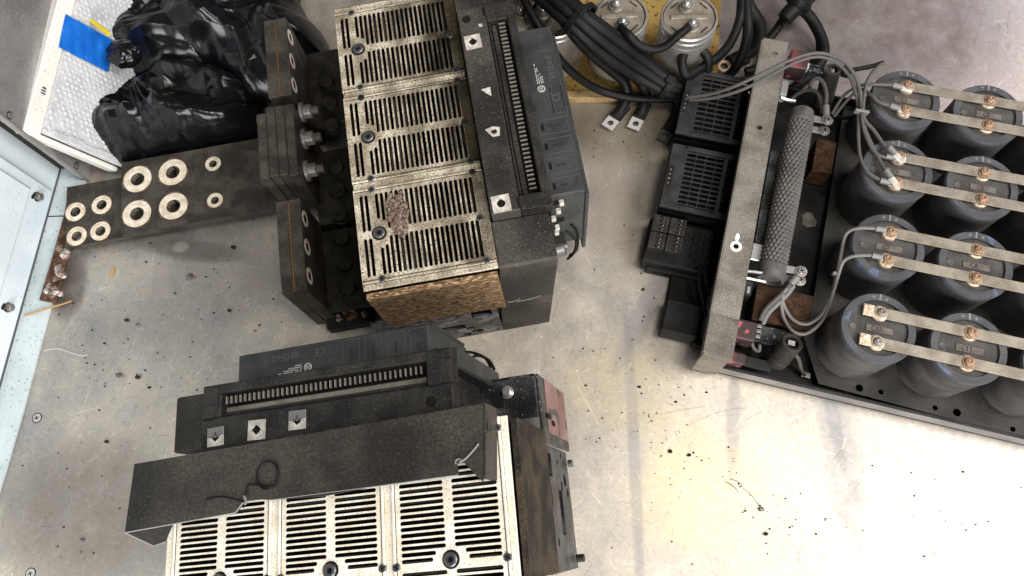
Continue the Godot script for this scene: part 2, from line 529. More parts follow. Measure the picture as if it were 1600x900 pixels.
	M.halo = bumpy(mat(0.6, 0.0, skin(66, Color(0.09, 0.06, 0.035), Color(0.20, 0.14, 0.085), 0.04, 0.15, Color(0.05, 0.04, 0.03), 0.3, 0.12), 9.0), bump, 0.3)
	M.grey_half = mat(0.55, 0.0, null, 1, lin(0.17, 0.17, 0.17))
	M.crack = mat(0.6, 0.0, null, 1, lin(0.30, 0.29, 0.28))


# ---------------------------------------------------------------- circuit breakers
func small_screw(at: Vector3, r: float, parent: Node, dark := false) -> void:
	var m := Mb.new()
	m.lathe(at, [Vector2(r, -0.0012), Vector2(r, 0.0003), Vector2(r * 0.86, 0.0008), Vector2(0, 0.0009)], 14)
	var s := put("screw", m, M.screw_dark if dark else M.screw, parent)
	var c := Mb.new()
	var a := rng.randf() * PI
	for k in 2:
		c.x = Transform3D(Basis(Vector3.UP, a + k * PI / 2), at + Vector3(0, 0.0009, 0))
		c.box(Vector3.ZERO, Vector3(r * 1.25, 0.0004, r * 0.28))
	put("cross_recess", c, M.recess, s if parent == self else parent)


func hex_bolt(called: String, xf: Transform3D, r: float, h: float, m_: Material, parent: Node, washer := 0.0) -> void:
	var m := Mb.new()
	m.x = xf
	if washer > 0.0:
		m.lathe(Vector3.ZERO, [Vector2(r * 1.32, 0), Vector2(r * 1.32, washer * 0.8), Vector2(r * 1.26, washer), Vector2(0, washer)], 24)
	m.lathe(Vector3(0, washer, 0), [Vector2(r, 0), Vector2(r, h * 0.86), Vector2(r * 0.86, h), Vector2(0, h)], 6)
	put(called, m, m_, parent)


func stud(called: String, xf: Transform3D, r: float, h: float, m_: Material, parent: Node) -> void:
	var m := Mb.new()
	m.x = xf
	var prof := []
	var y := 0.0
	while y < h:
		prof.push_back(Vector2(r, y))
		prof.push_back(Vector2(r * 0.84, y + 0.0007))
		y += 0.0014
	prof.push_back(Vector2(r * 0.8, h))
	prof.push_back(Vector2(0, h))
	m.lathe(Vector3.ZERO, prof, 14)
	put(called, m, m_, parent)


func grille(b: Node3D, zc: float, skin_: Material) -> void:
	var m := Mb.new()
	# soot that settled on the plate towards the ledge, thickest on the far poles
	var sn := FastNoiseLite.new()
	sn.seed = 9
	sn.frequency = 22.0
	sn.fractal_octaves = 3
	var heavy := 0.0 if skin_ == M.grille else (1.0 if zc < -0.1 else 0.75)
	var y := 0.25
	var t := 0.0012
	var z0 := zc - 0.0565
	var z1 := zc + 0.0565
	var p := 0.00566
	var r := 0.00188
	var x0 := 0.0035
	# two slots, the web with the centre screw, then twenty slots
	var xs: Array[float] = []
	for i in 2:
		xs.push_back(0.0083 + 0.0058 * i)
	for i in 20:
		xs.push_back(0.0258 + p * i)
	m.rect(0, x0 + 0.0019, z0, z1, y)
	m.rect(0.01705, 0.0258 - p / 2, z0, z1, y)
	m.rect(0.0258 + p * 19.5, 0.148, z0, z1, y)
	for i in xs.size():
		var w := 0.0029 if i < 2 else p / 2
		var xa := xs[i] - w
		var xb := xs[i] + w
		var in_by: float = [0.0, 0.0, 0.013, 0.010][i] if i < 4 else 0.0
		var lean := 0.0
		for side: float in [-1.0, 1.0]:
			var za := zc + (-0.0492 if side < 0 else 0.0042 + in_by)
			var zb := zc + (-0.0042 - in_by if side < 0 else 0.0492)
			var c0 := z0 if side < 0 else zc
			var c1 := zc if side < 0 else z1
			m.slot_cell(xa, xb, c0, c1, xs[i] + lean, za + r, zb - r, r, y, t)
	# the turned-down edges of the plate
	m.quad(Vector3(0, y, z1), Vector3(0, y - 0.006, z1), Vector3(0.148, y - 0.006, z1), Vector3(0.148, y, z1))
	m.quad(Vector3(0, y, z0), Vector3(0.148, y, z0), Vector3(0.148, y - 0.006, z0), Vector3(0, y - 0.006, z0))
	m.quad(Vector3(0, y, z0), Vector3(0, y - 0.02, z0), Vector3(0, y - 0.02, z1), Vector3(0, y, z1))
	m.quad(Vector3(0.148, y, z1), Vector3(0.148, y - 0.02, z1), Vector3(0.148, y - 0.02, z0), Vector3(0.148, y, z0))
	# raised lips along both long edges
	for s: float in [-1.0, 1.0]:
		m.box(Vector3(0.074, y + 0.0002, zc + s * 0.0555), Vector3(0.148, 0.0022, 0.003), 0.0008)
	for w3 in m.v:
		var q3 := sn.get_noise_2d(w3.x, w3.z) * 0.35
		var far := clampf((-w3.z - 0.05) / 0.3, 0.0, 1.0)
		var d: float = heavy * clampf(smoothstep(0.55 - 0.35 * far, 1.02, w3.x / 0.148 + q3) * 0.86 + 0.12 * far + q3 * 0.3, 0.0, 0.9)
		m.c.push_back(Color(1.0 - d, 1.0 - d * 1.01, 1.0 - d * 1.03))
	var g := put("grille_plate", m, skin_, b)
	# groove lines beside the lips
	for s: float in [-1.0, 1.0]:
		boxed("groove", Vector3(0.074, y + 0.00005, zc + s * 0.0535), Vector3(0.146, 0.0004, 0.0006), M.recess, g, 0.0)
	for q in [Vector2(0.0215, -0.0540), Vector2(0.022, 0.0540), Vector2(0.137, 0.0035), Vector2(0.137, 0.0540), Vector2(0.137, -0.0540)]:
		small_screw(Vector3(q.x, y + 0.0008, zc + q.y), 0.0040, g, rng.randf() < 0.4)
	var c := Mb.new()
	c.lathe(Vector3(0.0245, y, zc), [Vector2(0.0066, -0.001), Vector2(0.0066, 0.0022), Vector2(0.0056, 0.0030), Vector2(0.0030, 0.0030), Vector2(0.0027, 0.0006), Vector2(0, 0.0005)], 22)
	put("centre_screw", c, M.screw, g)
	var rr := Mb.new()
	rr.lathe(Vector3(0.0245, y, zc), [Vector2(0.0084, -0.001), Vector2(0.0084, 0.0004), Vector2(0.0066, 0.0005)], 22)
	put("screw_washer", rr, M.recess, g)
	var h := Mb.new()
	h.lathe(Vector3(0.0245, y + 0.0008, zc), [Vector2(0.0027, 0.0001), Vector2(0, 0.0002)], 6)
	put("hex_socket", h, M.recess, g)
	# dark inside with its splitter sheets
	var cav := Mb.new()
	cav.box(Vector3(0.074, 0.20, zc), Vector3(0.146, 0.016, 0.112))
	put("arc_chute_floor", cav, M.cavity, b)
	var sp := Mb.new()
	for i in 12:
		sp.box(Vector3(0.014 + 0.0108 * i, 0.222, zc), Vector3(0.0012, 0.028, 0.108))
	put("splitter_sheets", sp, M.splitter, b).set_meta("kind", "stuff")


func module_print(b: Node3D) -> void:
	# moulded type, symbols and label frames on the grey control module; its top is at 0.22
	var up := Vector3(-1, 0, 0)
	var right := Vector3(0, 0, -1)
	var y := 0.2202
	words("RE0568", 0.0072, Vector3(0.2505, y, -0.256), right, up, M.module_mark, "moulded_type", b)
	words("CE", 0.0085, Vector3(0.2495, y, -0.214), right, up, M.module_mark, "moulded_mark", b)
	var fr := Mb.new()
	for s: float in [0.0, 1.0]:
		fr.box(Vector3(0.2435, y, -0.2285 + s * 0.0), Vector3(0.0004, 0.0003, 0.075))
		fr.box(Vector3(0.2575, y, -0.2285), Vector3(0.0004, 0.0003, 0.075))
	fr.box(Vector3(0.2505, y, -0.1915), Vector3(0.014, 0.0003, 0.0004))
	fr.box(Vector3(0.2475, y, -0.282), Vector3(0.010, 0.0003, 0.0006))
	put("moulded_frame", fr, M.module_mark, b)
	# round approval mark and the small white print above it
	var ring := Mb.new()
	ring.lathe(Vector3(0.2345, y - 0.0002, -0.228), [Vector2(0.0046, 0), Vector2(0.0046, 0.0004), Vector2(0.0037, 0.0004), Vector2(0.0037, 0)], 24)
	put("round_mark", ring, M.white_print, b)
	words("UL", 0.0042, Vector3(0.2345, y, -0.228), right, up, M.white_print, "round_mark_letters", b)
	var pr := Mb.new()
	for i in 4:
		var n := 14 - i * 3
		for k in n:
			if rng.randf() < 0.8:
				pr.box(Vector3(0.2315 + i * 0.0022, y, -0.2365 - k * 0.0021), Vector3(0.0010, 0.0003, 0.0013))
	put("small_print", pr, M.white_print, b)
	for i in 4:
		var z := -0.1755 + i * 0.0262
		var lf := Mb.new()
		for s: float in [-1.0, 1.0]:
			lf.box(Vector3(0.2405, y, z + s * 0.0098), Vector3(0.033, 0.0004, 0.0005))
		lf.box(Vector3(0.257, y, z), Vector3(0.0005, 0.0004, 0.0196))
		put("label_frame", lf, M.module_mark, b)
		boxed("label_slot", Vector3(0.2268, y, z), Vector3(0.0032, 0.0008, 0.0085), M.recess, b, 0.0)
		var t := Mb.new()
		for k in 7 - i:
			t.box(Vector3(0.2345 + k * 0.0024, y - 0.0001, z + rng.randf_range(-0.0003, 0.0003)), Vector3(0.0016, 0.0004, 0.0026))
		put("worn_lettering", t, M.module_line, b)


func make_breaker(b: Node3D, second: bool) -> void:
	var gm: Material = M.grille if second else M.grille_sooty
	for p in 3:
		grille(b, -0.064 - 0.122 * p, gm)
	for p in 2:
		var z := -0.125 - 0.122 * p
		boxed("divider_strip", Vector3(0.074, 0.2462, z), Vector3(0.1465, 0.006, 0.0084), gm, b, 0.0006)
	# housing below the arc chutes
	var low := 0.10 if second else 0.06
	boxed("housing", Vector3(0.076, (0.19 + low) / 2, -0.187), Vector3(0.138, 0.19 - low, 0.364), M.black, b, 0.002)
	for z: float in [-0.3685, -0.0035]:
		boxed("chute_wall", Vector3(0.074, 0.217, z), Vector3(0.142, 0.058, 0.003), M.black, b, 0.0)
	for x: float in [0.0035, 0.1445]:
		boxed("chute_wall", Vector3(x, 0.210, -0.186), Vector3(0.003, 0.044, 0.362), M.black, b, 0.0)
	boxed("fibre_board", Vector3(0.0735, 0.1865, 0.0045), Vector3(0.145, 0.1130, 0.0075), M.char if second else M.board, b, 0.0008)
	if not second:
		boxed("fibre_board", Vector3(0.0735, 0.1865, -0.376), Vector3(0.145, 0.1130, 0.0075), M.board, b, 0.0008)
	boxed("edge_strip", Vector3(0.074, 0.2475, -0.0035), Vector3(0.148, 0.003, 0.007), gm, b, 0.0006)
	boxed("edge_strip", Vector3(0.074, 0.2475, -0.3685), Vector3(0.148, 0.003, 0.010), gm, b, 0.0006)
	# end frame of the base, a dented sheet with openings
	var y0 := -0.004 if second else 0.0
	var x0 := 0.0 if second else -0.022
	var fr := Transform3D(Basis(Vector3.RIGHT, PI / 2), Vector3(0, 0, 0.0))
	# in the plate's own plane x is x and z is minus height
	var holes := [[0.113, -0.098, 0.026, 0.028], [0.062, -0.052, 0.050, 0.018], [0.092, -0.040, 0.010, 0.007], [0.100, -0.020, 0.008], [0.119, -0.052, 0.0035], [0.085, -0.012, 0.006], [0.030, -0.085, 0.0045], [0.128, -0.030, 0.004]]
	var hgt := 0.128 - y0
	var pl := holed_plate("base_end_plate", Vector3(0.0665 + x0 / 2, 0.0, -0.064 - y0 / 2), Vector3(0.135 - x0, 0.004, hgt), holes, M.base_dark if second else M.base, b, fr)
	pl.position.z = -0.001
	boxed("base_block", Vector3(0.065, (y0 + 0.12) / 2 + (0.02 if second else 0.0), -0.19), Vector3(0.13, 0.12 - y0 - (0.04 if second else 0.0), 0.352), M.cavity, b, 0.0)
	for q in [Vector3(0.040, 0.115, 0.002), Vector3(0.075, 0.108, 0.002)]:
		var d := Mb.new()
		d.lump(q, Vector3(0.022, 0.005, 0.003), 3 + int(q.x * 1000))
		put("dent", d, M.base_dark if second else M.base, b)
	if second:
		# bracket and red-marked side sheet where the end cover is missing
		boxed("bracket", Vector3(0.186, 0.128, -0.030), Vector3(0.048, 0.004, 0.066), M.base_dark, b, 0.0015)
		boxed("bracket_opening", Vector3(0.186, 0.1304, -0.042), Vector3(0.018, 0.0008, 0.012), M.recess, b, 0.0)
		boxed("bracket_lip", Vector3(0.209, 0.118, -0.030), Vector3(0.003, 0.026, 0.066), M.base, b, 0.001)
		boxed("side_sheet", Vector3(0.173, 0.060, 0.004), Vector3(0.076, 0.132, 0.004), M.base_dark, b, 0.0015)
		boxed("red_patch", Vector3(0.178, 0.050, 0.0064), Vector3(0.062, 0.104, 0.0010), M.red_paint, b, 0.0004)
		hex_bolt("bracket_bolt", Transform3D(Basis(), Vector3(0.1935, 0.1300, -0.0303)), 0.0055, 0.004, M.bright, b, 0.0008)
		for q in [Vector2(0.166, 0.098), Vector2(0.160, 0.078)]:
			var o := Mb.new()
			o.x = Transform3D(Basis(Vector3.RIGHT, PI / 2), Vector3(q.x, q.y, 0.0066)) * Transform3D(Basis.from_scale(Vector3(0.6, 1, 1.6)))
			o.lathe(Vector3.ZERO, [Vector2(0.006, 0), Vector2(0.006, 0.0006), Vector2(0, 0.0007)], 14)
			put("sheet_opening", o, M.recess, b)
		hex_bolt("side_bolt", Transform3D(Basis(Vector3.RIGHT, PI / 2), Vector3(0.120, 0.004, 0.004)), 0.0045, 0.006, M.screw, b)
		hex_bolt("side_bolt", Transform3D(Basis(Vector3.RIGHT, PI / 2), Vector3(0.010, 0.012, 0.003)), 0.0045, 0.010, M.screw_dark, b)
		boxed("front_body", Vector3(0.182, 0.185, -0.200), Vector3(0.062, 0.128, 0.276), M.plastic, b, 0.002)
		boxed("front_shoulder", Vector3(0.214, 0.17, -0.055), Vector3(0.022, 0.14, 0.016), M.module, b, 0.002)
	else:
		# the end cover below the ledge, wider at the top
		var q := Mb.new()
		var c := [Vector2(0.149, 0.213), Vector2(0.133, 0.199)]
		for e in [[-0.0535, 0.001, "end_cover"], [-0.430, -0.3365, "end_cover"]]:
			q = Mb.new()
			var za: float = e[0]
			var zb: float = e[1]
			var k := 0.003
			var t0 := Vector3(c[0].x, 0.249, zb - k)
			var t1 := Vector3(c[0].y, 0.249, zb - k)
			var t2 := Vector3(c[0].y, 0.249, za)
			var t3 := Vector3(c[0].x, 0.249, za)
			var m0 := Vector3(c[0].x, 0.246, zb)
			var m1 := Vector3(c[0].y, 0.246, zb)
			var b0 := Vector3(c[1].x, 0.0, zb)
			var b1 := Vector3(c[1].y, 0.0, zb)
			var b2 := Vector3(c[1].y, 0.0, za)
			var b3 := Vector3(c[1].x, 0.0, za)
			q.quad(t0, t1, t2, t3)
			q.quad(m0, m1, t1, t0)
			q.quad(b0, b1, m1, m0)
			q.quad(b1, b2, t2, t1)
			q.quad(b2, b3, t3, t2)
			q.quad(b3, b0, t0, t3)
			put(e[2], q, M.cover, b)
		var sc := Mb.new()
		sc.tube(curve([Vector3(0.1497, 0.1300, -0.0065), Vector3(0.150, 0.128, 0.0022), Vector3(0.165, 0.129, 0.0014)], 4), 0.0005, 5)
		sc.tube(curve([Vector3(0.160, 0.121, 0.0016), Vector3(0.178, 0.124, 0.0018), Vector3(0.190, 0.130, 0.0016)], 4), 0.0005, 5)
		put("scratch_ridge", sc, M.crack, b)
		boxed("front_body", Vector3(0.180, 0.140, -0.195), Vector3(0.062, 0.20, 0.280), M.plastic, b, 0.002)
	# ledge: a front panel with a long comb-filled slot
	var za := -0.322
	var zb := -0.0535 if not second else -0.045
	var ym := 0.26
	boxed("front_panel", Vector3(0.1665, ym, (za + zb) / 2), Vector3(0.033, 0.02, zb - za), M.cover if not second else M.plastic, b, 0.0012)
	boxed("panel_rim", Vector3(0.2125, ym, (za + zb) / 2), Vector3(0.010, 0.02, zb - za), M.plastic, b, 0.0012)
	boxed("panel_rim", Vector3(0.1954, ym, -0.311), Vector3(0.0245, 0.02, 0.0225), M.plastic, b, 0.0012)
	boxed("panel_rim", Vector3(0.1954, ym, (zb - 0.0705) / 2), Vector3(0.0245, 0.02, zb + 0.0705), M.plastic, b, 0.0012)
	boxed("slot_floor", Vector3(0.195, 0.2525, -0.186), Vector3(0.0245, 0.004, 0.24), M.recess, b, 0.0)
	boxed("slot_bar", Vector3(0.1905, 0.2585, -0.186), Vector3(0.006, 0.008, 0.226), M.strip if not second else M.galv, b, 0.001)
	boxed("slot_bar", Vector3(0.1852, 0.2605, -0.186), Vector3(0.0030, 0.012, 0.226), M.plastic, b, 0.0008)
	var comb := Mb.new()
	for i in 41:
		comb.box(Vector3(0.2000, 0.2655, -0.2955 + i * 0.00545), Vector3(0.0078, 0.0035, 0.0011), 0.0002)
	put("fin_comb", comb, M.galv, b).set_meta("kind", "stuff")
	# end caps of the slot with their stepped outline
	for s in [[-0.311, -1.0], [-0.060, 1.0]]:
		var z: float = s[0]
		var e := Mb.new()
		e.prism(PackedVector2Array([Vector2(0.183, z - 0.009), Vector2(0.215, z - 0.009), Vector2(0.215, z + 0.008), Vector2(0.190, z + 0.008), Vector2(0.190, z + 0.004), Vector2(0.183, z + 0.004)]), 0.2695, 0.2712, 0.0004)
		put("slot_end_cap", e, M.plastic, b)
		boxed("cap_notch", Vector3(0.1822, 0.2703, z - 0.002), Vector3(0.0035, 0.0008, 0.012), M.recess, b, 0.0)
	var pads := [[0.163, -0.274, 0.019, 0.004], [0.163, -0.064, 0.020, 0.0045]] if not second else [[0.163, -0.304, 0.019, 0.004], [0.164, -0.256, 0.020, 0.004], [0.168, -0.210, 0.019, 0.004]]
	for pd in pads:
		var pm := Mb.new()
		var hw: float = pd[2] / 2
		pm.slot_cell(-hw, hw, -hw, hw, 0, -0.0002, 0.0002, pd[3], 0.0007, 0.0007, 6)
		for s: float in [-1.0, 1.0]:
			pm.quad(Vector3(s * hw, 0, -hw * s), Vector3(s * hw, 0.0007, -hw * s), Vector3(s * hw, 0.0007, hw * s), Vector3(s * hw, 0, hw * s))
			pm.quad(Vector3(hw * s, 0, s * hw), Vector3(hw * s, 0.0007, s * hw), Vector3(-hw * s, 0.0007, s * hw), Vector3(-hw * s, 0, s * hw))
		var pn := put("bare_patch", pm, M.bare, b)
		pn.transform = Transform3D(Basis(Vector3.UP, rng.randf_range(-0.06, 0.06)), Vector3(pd[0], 0.2702, pd[1]))
		var dk := Mb.new()
		dk.lathe(Vector3(pd[0], 0.2701, pd[1]), [Vector2(0.0042, 0), Vector2(0.0042, 0.0002), Vector2(0, 0.0002)], 8)
		for a in 4:
			dk.x = Transform3D(Basis(Vector3.UP, a * PI / 2), Vector3(pd[0], 0.2701, pd[1]))
			dk.box(Vector3(0.0028, 0.0004, 0), Vector3(0.0036, 0.0012, 0.0026))
		put("patch_hole", dk, M.recess, b)
		if second and pd[1] != -0.256:
			var sg := Mb.new()
			sg.x = pn.transform
			sg.prism(PackedVector2Array([Vector2(-0.0005, -hw), Vector2(hw, -hw), Vector2(hw, hw), Vector2(0.0012, hw), Vector2(-0.001, 0.001)]), 0.0007, 0.0009)
			put("grey_half", sg, M.grey_half, b)  # thin grey plate over half of the bare patch
	var hole := Mb.new()
	hole.lathe(Vector3(0.160, 0.2701, -0.307) if not second else Vector3(0.167, 0.2701, -0.067), [Vector2(0.0052, 0), Vector2(0.0052, 0.0004), Vector2(0, 0.0004)], 16)
	put("round_hole", hole, M.recess, b)
	if not second:
		# chips knocked out of the ledge, and scuffs
		for c3 in [[Vector2(0.1629, -0.2088), Vector2(0.1735, -0.2101), Vector2(0.1732, -0.1981), Vector2(0.1679, -0.2026)], [Vector2(0.1594, -0.1565), Vector2(0.1685, -0.1588), Vector2(0.1761, -0.1564), Vector2(0.1745, -0.1461), Vector2(0.1665, -0.1460), Vector2(0.1623, -0.1518)], [Vector2(0.1724, -0.2973), Vector2(0.1770, -0.2972), Vector2(0.1772, -0.2935), Vector2(0.1734, -0.2934)]]:
			var ch := Mb.new()
			ch.prism(PackedVector2Array(c3), 0.2699, 0.2708, 0.0003)
			put("chipped_patch", ch, M.bare, b)
		var cd := Mb.new()
		cd.lump(Vector3(0.1689, 0.2708, -0.1516), Vector3(0.0038, 0.0012, 0.0030), 8)
		put("chip_pit", cd, M.screw_dark, b)
		var sf := Mb.new()
		sf.tube(curve([Vector3(0.1551, 0.2700, -0.2260), Vector3(0.1631, 0.2700, -0.2296), Vector3(0.1724, 0.2700, -0.2320)], 4), 0.0005, 5)
		sf.tube(curve([Vector3(0.1587, 0.2700, -0.2200), Vector3(0.1663, 0.2700, -0.2211), Vector3(0.1722, 0.2700, -0.2207)], 4), 0.0005, 5)
		sf.tube(curve([Vector3(0.1565, 0.2700, -0.1905), Vector3(0.1647, 0.2700, -0.1914), Vector3(0.1696, 0.2700, -0.1895)], 4), 0.0005, 5)
		sf.tube(curve([Vector3(0.1580, 0.2700, -0.1809), Vector3(0.1645, 0.2700, -0.1804)], 4), 0.0006, 5)
		sf.tube(curve([Vector3(0.1589, 0.2700, -0.1724), Vector3(0.1654, 0.2700, -0.1719)], 4), 0.0005, 5)
		put("scuffs", sf, M.plastic, b)
	# grey control module in front
	boxed("control_module", Vector3(0.2398, 0.145 if not second else 0.16, -0.2005), Vector3(0.0416, 0.15 if not second else 0.12, 0.2305), M.module, b, 0.0012)
	boxed("module_flap", Vector3(0.2640, 0.118 if not second else 0.15, -0.2005), Vector3(0.005, 0.17 if not second else 0.10, 0.2275), M.module, b, 0.0012)
	module_print(b)
	for z in [-0.291, -0.202]:
		boxed("module_clip", Vector3(0.2205, 0.2205, z), Vector3(0.003, 0.0012, 0.007), M.recess, b, 0.0)
	# connectors and the small mechanism at the module's end
	var e0 := -0.085
	for q in [Vector3(0.232, 0.205, 0.003), Vector3(0.228, 0.185, 0.004), Vector3(0.222, 0.165, 0.004), Vector3(0.226, 0.14, 0.006), Vector3(0.225, 0.125, 0.006)]:
		boxed("connector", q + Vector3(0, 0, e0), Vector3(0.006, 0.007, 0.007), M.bare if not second else M.screw, b, 0.001)
	boxed("connector_opening", Vector3(0.230, 0.202, e0 + 0.0006), Vector3(0.013, 0.010, 0.0012), M.recess, b, 0.0)
	boxed("connector_opening", Vector3(0.228, 0.150, e0 + 0.0006), Vector3(0.016, 0.010, 0.0012), M.recess, b, 0.0)
	var co := Mb.new()
	co.x = along(Vector3(0.222, 0.085, e0 + 0.012), Vector3(1, 0, -0.1))
	co.lathe(Vector3.ZERO, [Vector2(0, -0.012), Vector2(0.011, -0.012), Vector2(0.012, -0.010), Vector2(0.012, 0.010), Vector2(0.011, 0.012), Vector2(0.005, 0.012), Vector2(0.005, 0.016), Vector2(0, 0.016)], 18)
	put("motor", co, M.screw, b)
	boxed("motor_bracket", Vector3(0.222, 0.105, e0 + 0.006), Vector3(0.026, 0.004, 0.022), M.screw_dark, b, 0.001)
	var wr := Mb.new()
	wr.tube(curve([Vector3(0.238, 0.11, e0), Vector3(0.249, 0.10, e0 + 0.012), Vector3(0.245, 0.085, e0 + 0.022), Vector3(0.236, 0.07, e0 + 0.024)], 6), 0.0018, 7)
	wr.tube(curve([Vector3(0.244, 0.13, e0), Vector3(0.252, 0.11, e0 + 0.006), Vector3(0.250, 0.08, e0 + 0.016), Vector3(0.240, 0.065, e0 + 0.018)], 6), 0.0018, 7)
	put("loose_wires", wr, M.rubber, b)


func terminal(b: Node3D, z: float, fused := false) -> void:
	var t := put("terminal_post", terminal_foot(z), M.iron_black, b)
	for k in 2:
		var m := Mb.new()
		m.box(Vector3(-0.1175 + 0.0168 * k, 0.073, z), Vector3(0.0155, 0.142, 0.128), 0.0012)
		put("contact_plate", m, M.iron, t)
	var g := Mb.new()
	g.box(Vector3(-0.10925, 0.073, z), Vector3(0.0014, 0.139, 0.125))
	put("copper_seam", g, M.copper_edge, t)
	for k in 3:
		var r := Mb.new()
		r.x = along(Vector3(-0.0930, 0.129, z - 0.040 + 0.040 * k), Vector3(1, 0, 0))
		r.lathe(Vector3.ZERO, [Vector2(0.0112, 0), Vector2(0.0112, 0.0005), Vector2(0.0060, 0.0005), Vector2(0.0060, -0.01)], 24)
		put("contact_ring", r, M.ring, t)
		var d := Mb.new()
		d.x = r.x
		d.lathe(Vector3.ZERO, [Vector2(0.0060, 0.0002), Vector2(0, 0.0002)], 16)
		put("bolt_hole", d, M.recess, t)


func terminal_foot(z: float) -> Mb:
	var m := Mb.new()
	m.box(Vector3(-0.048, 0.050, z), Vector3(0.096, 0.016, 0.132), 0.004)
	m.box(Vector3(-0.093, 0.028, z), Vector3(0.006, 0.056, 0.128), 0.002)
	m.box(Vector3(-0.020, 0.075, z), Vector3(0.010, 0.05, 0.120), 0.002)
	return m


func breaker_terminals(b: Node3D) -> void:
	terminal(b, Vector3(-0.0965, 0.1440, -0.4028).z)
	terminal(b, Vector3(-0.1095, 0.1440, -0.1174).z)
	# the middle one is clamped to the busbar: four plates, three bolts
	var zc := -0.267
	var t := put("clamped_terminal", terminal_foot(zc + 0.037), M.iron_black, b)
	for k in 4:
		var m := Mb.new()
		m.box(Vector3(-0.1345 + 0.0127 * k, 0.095 - (0.0 if k < 3 else 0.01), zc + [0.004, 0.0, 0.0, 0.002][k]), Vector3(0.0122, 0.112 + (0.0 if k < 3 else 0.02), [0.098, 0.104, 0.105, 0.108][k]), 0.0011)
		put("clamp_plate", m, M.iron, t)
	for p in [Vector3(-0.0929, 0.1180, -0.3242), Vector3(-0.0951, 0.1180, -0.2819), Vector3(-0.0968, 0.1180, -0.2327)]:
		var at := Vector3(-0.0895, 0.118, p.z)
		hex_bolt("clamp_nut", along(at, Vector3(1, 0, 0)), 0.0108, 0.011, M.bolt, t, 0.0045)
		stud("clamp_stud", along(at + Vector3(0.014, 0, 0), Vector3(1, 0, 0)), 0.0062, 0.0105, M.bolt, t)
		hex_bolt("clamp_bolt_head", along(Vector3(-0.141, 0.118, p.z + 0.004), Vector3(-1, 0, 0)), 0.0105, 0.009, M.iron, t)
	for k in 3:
		for q in [[Vector3(-0.0638, 0.0580, -0.4057), Vector3(-0.0621, 0.0580, -0.3684), Vector3(-0.0625, 0.0580, -0.3301)], [Vector3(-0.0619, 0.0580, -0.2610), Vector3(-0.0623, 0.0580, -0.2251), Vector3(-0.0629, 0.0580, -0.1870)], [Vector3(-0.0626, 0.0580, -0.1505), Vector3(-0.0625, 0.0580, -0.1121), Vector3(-0.0622, 0.0580, -0.0772)]]:
			var at: Vector3 = q[k]
			var n := Mb.new()
			n.lathe(Vector3(at.x, 0.057, at.z), [Vector2(0.0135, 0), Vector2(0.0135, 0.002), Vector2(0.0115, 0.0022), Vector2(0.0112, 0.010), Vector2(0.010, 0.0112), Vector2(0, 0.0112)], 8)
			put("foot_bolt", n, M.iron_black, b)
	# melted copper and soot left below the lowest terminal
	for i in 16:
		var l := Mb.new()
		l.lump(Vector3(rng.randf_range(-0.088, -0.046), rng.randf_range(0.022, 0.03), rng.randf_range(-0.058, -0.046)), Vector3(rng.randf_range(0.003, 0.006), 0.003, rng.randf_range(0.0025, 0.004)), 90 + i)
		put("melted_copper_drop", l, M.slag if i % 2 else M.rust, b)
	boxed("base_ledge", Vector3(-0.075, 0.012, -0.062), Vector3(0.065, 0.020, 0.05), M.black, b, 0.002)
	for i in 6:
		var l := Mb.new()
		l.lump(Vector3(rng.randf_range(-0.07, -0.03), 0.055, -0.157 + rng.randf_range(-0.006, 0.006)), Vector3(0.004, 0.003, 0.003), 140 + i)
		put("melted_copper_drop", l, M.rust, b)


func busbar(b: Node3D) -> void:
	# two stacked bars that run from the clamp; bare rings where washers sat
	var y := 0.035
	var z0 := -0.350
	var z1 := -0.230
	var big := [Vector3(-0.3675, 0.0350, -0.3175), Vector3(-0.3138, 0.0350, -0.3187), Vector3(-0.3685, 0.0350, -0.2605), Vector3(-0.3138, 0.0350, -0.2624)]
	var small := [Vector3(-0.2523, 0.0350, -0.3206), Vector3(-0.2515, 0.0350, -0.2597)]
	var holes := []
	for p: Vector3 in big:
		holes.push_back([p.x, p.z, 0.0105])
	for p: Vector3 in small:
		holes.push_back([p.x, p.z, 0.0060])
	var bar := holed_plate("busbar", Vector3(-0.256, y - 0.006, (z0 + z1) / 2), Vector3(0.272, 0.012, z1 - z0), holes, M.iron, b)
	for p: Vector3 in big:
		ring(bar, Vector3(p.x, y, p.z), 0.0215, 0.0105)
	for p: Vector3 in small:
		ring(bar, Vector3(p.x, y, p.z), 0.0118, 0.0060)
	var y2 := 0.0225
	var h2 := []
	var spots := [Vector3(-0.4696, 0.0225, -0.2888), Vector3(-0.4294, 0.0225, -0.2928), Vector3(-0.4666, 0.0225, -0.2483), Vector3(-0.4307, 0.0225, -0.2497)]
	for p: Vector3 in spots:
		h2.push_back([p.x, p.z, 0.0078])
	var bar2 := holed_plate("lower_busbar", Vector3(-0.402, y2 - 0.006, -0.283), Vector3(0.164, 0.012, 0.100), h2, M.iron, b)
	for p: Vector3 in spots:
		ring(bar2, Vector3(p.x, y2, p.z), 0.0152, 0.0078)
	boxed("bar_foot", Vector3(-0.16, 0.02, -0.29), Vector3(0.05, 0.016, 0.10), M.iron_black, b, 0.001)
	# worn patch on the top bar
	var w := Mb.new()
	w.tube(curve([Vector3(-0.2367, 0.0350, -0.2443), Vector3(-0.2328, 0.0350, -0.2466), Vector3(-0.2292, 0.0350, -0.2428), Vector3(-0.2322, 0.0350, -0.2392)], 4), 0.0006, 5)
	put("scrape", w, M.plate_tag, bar)


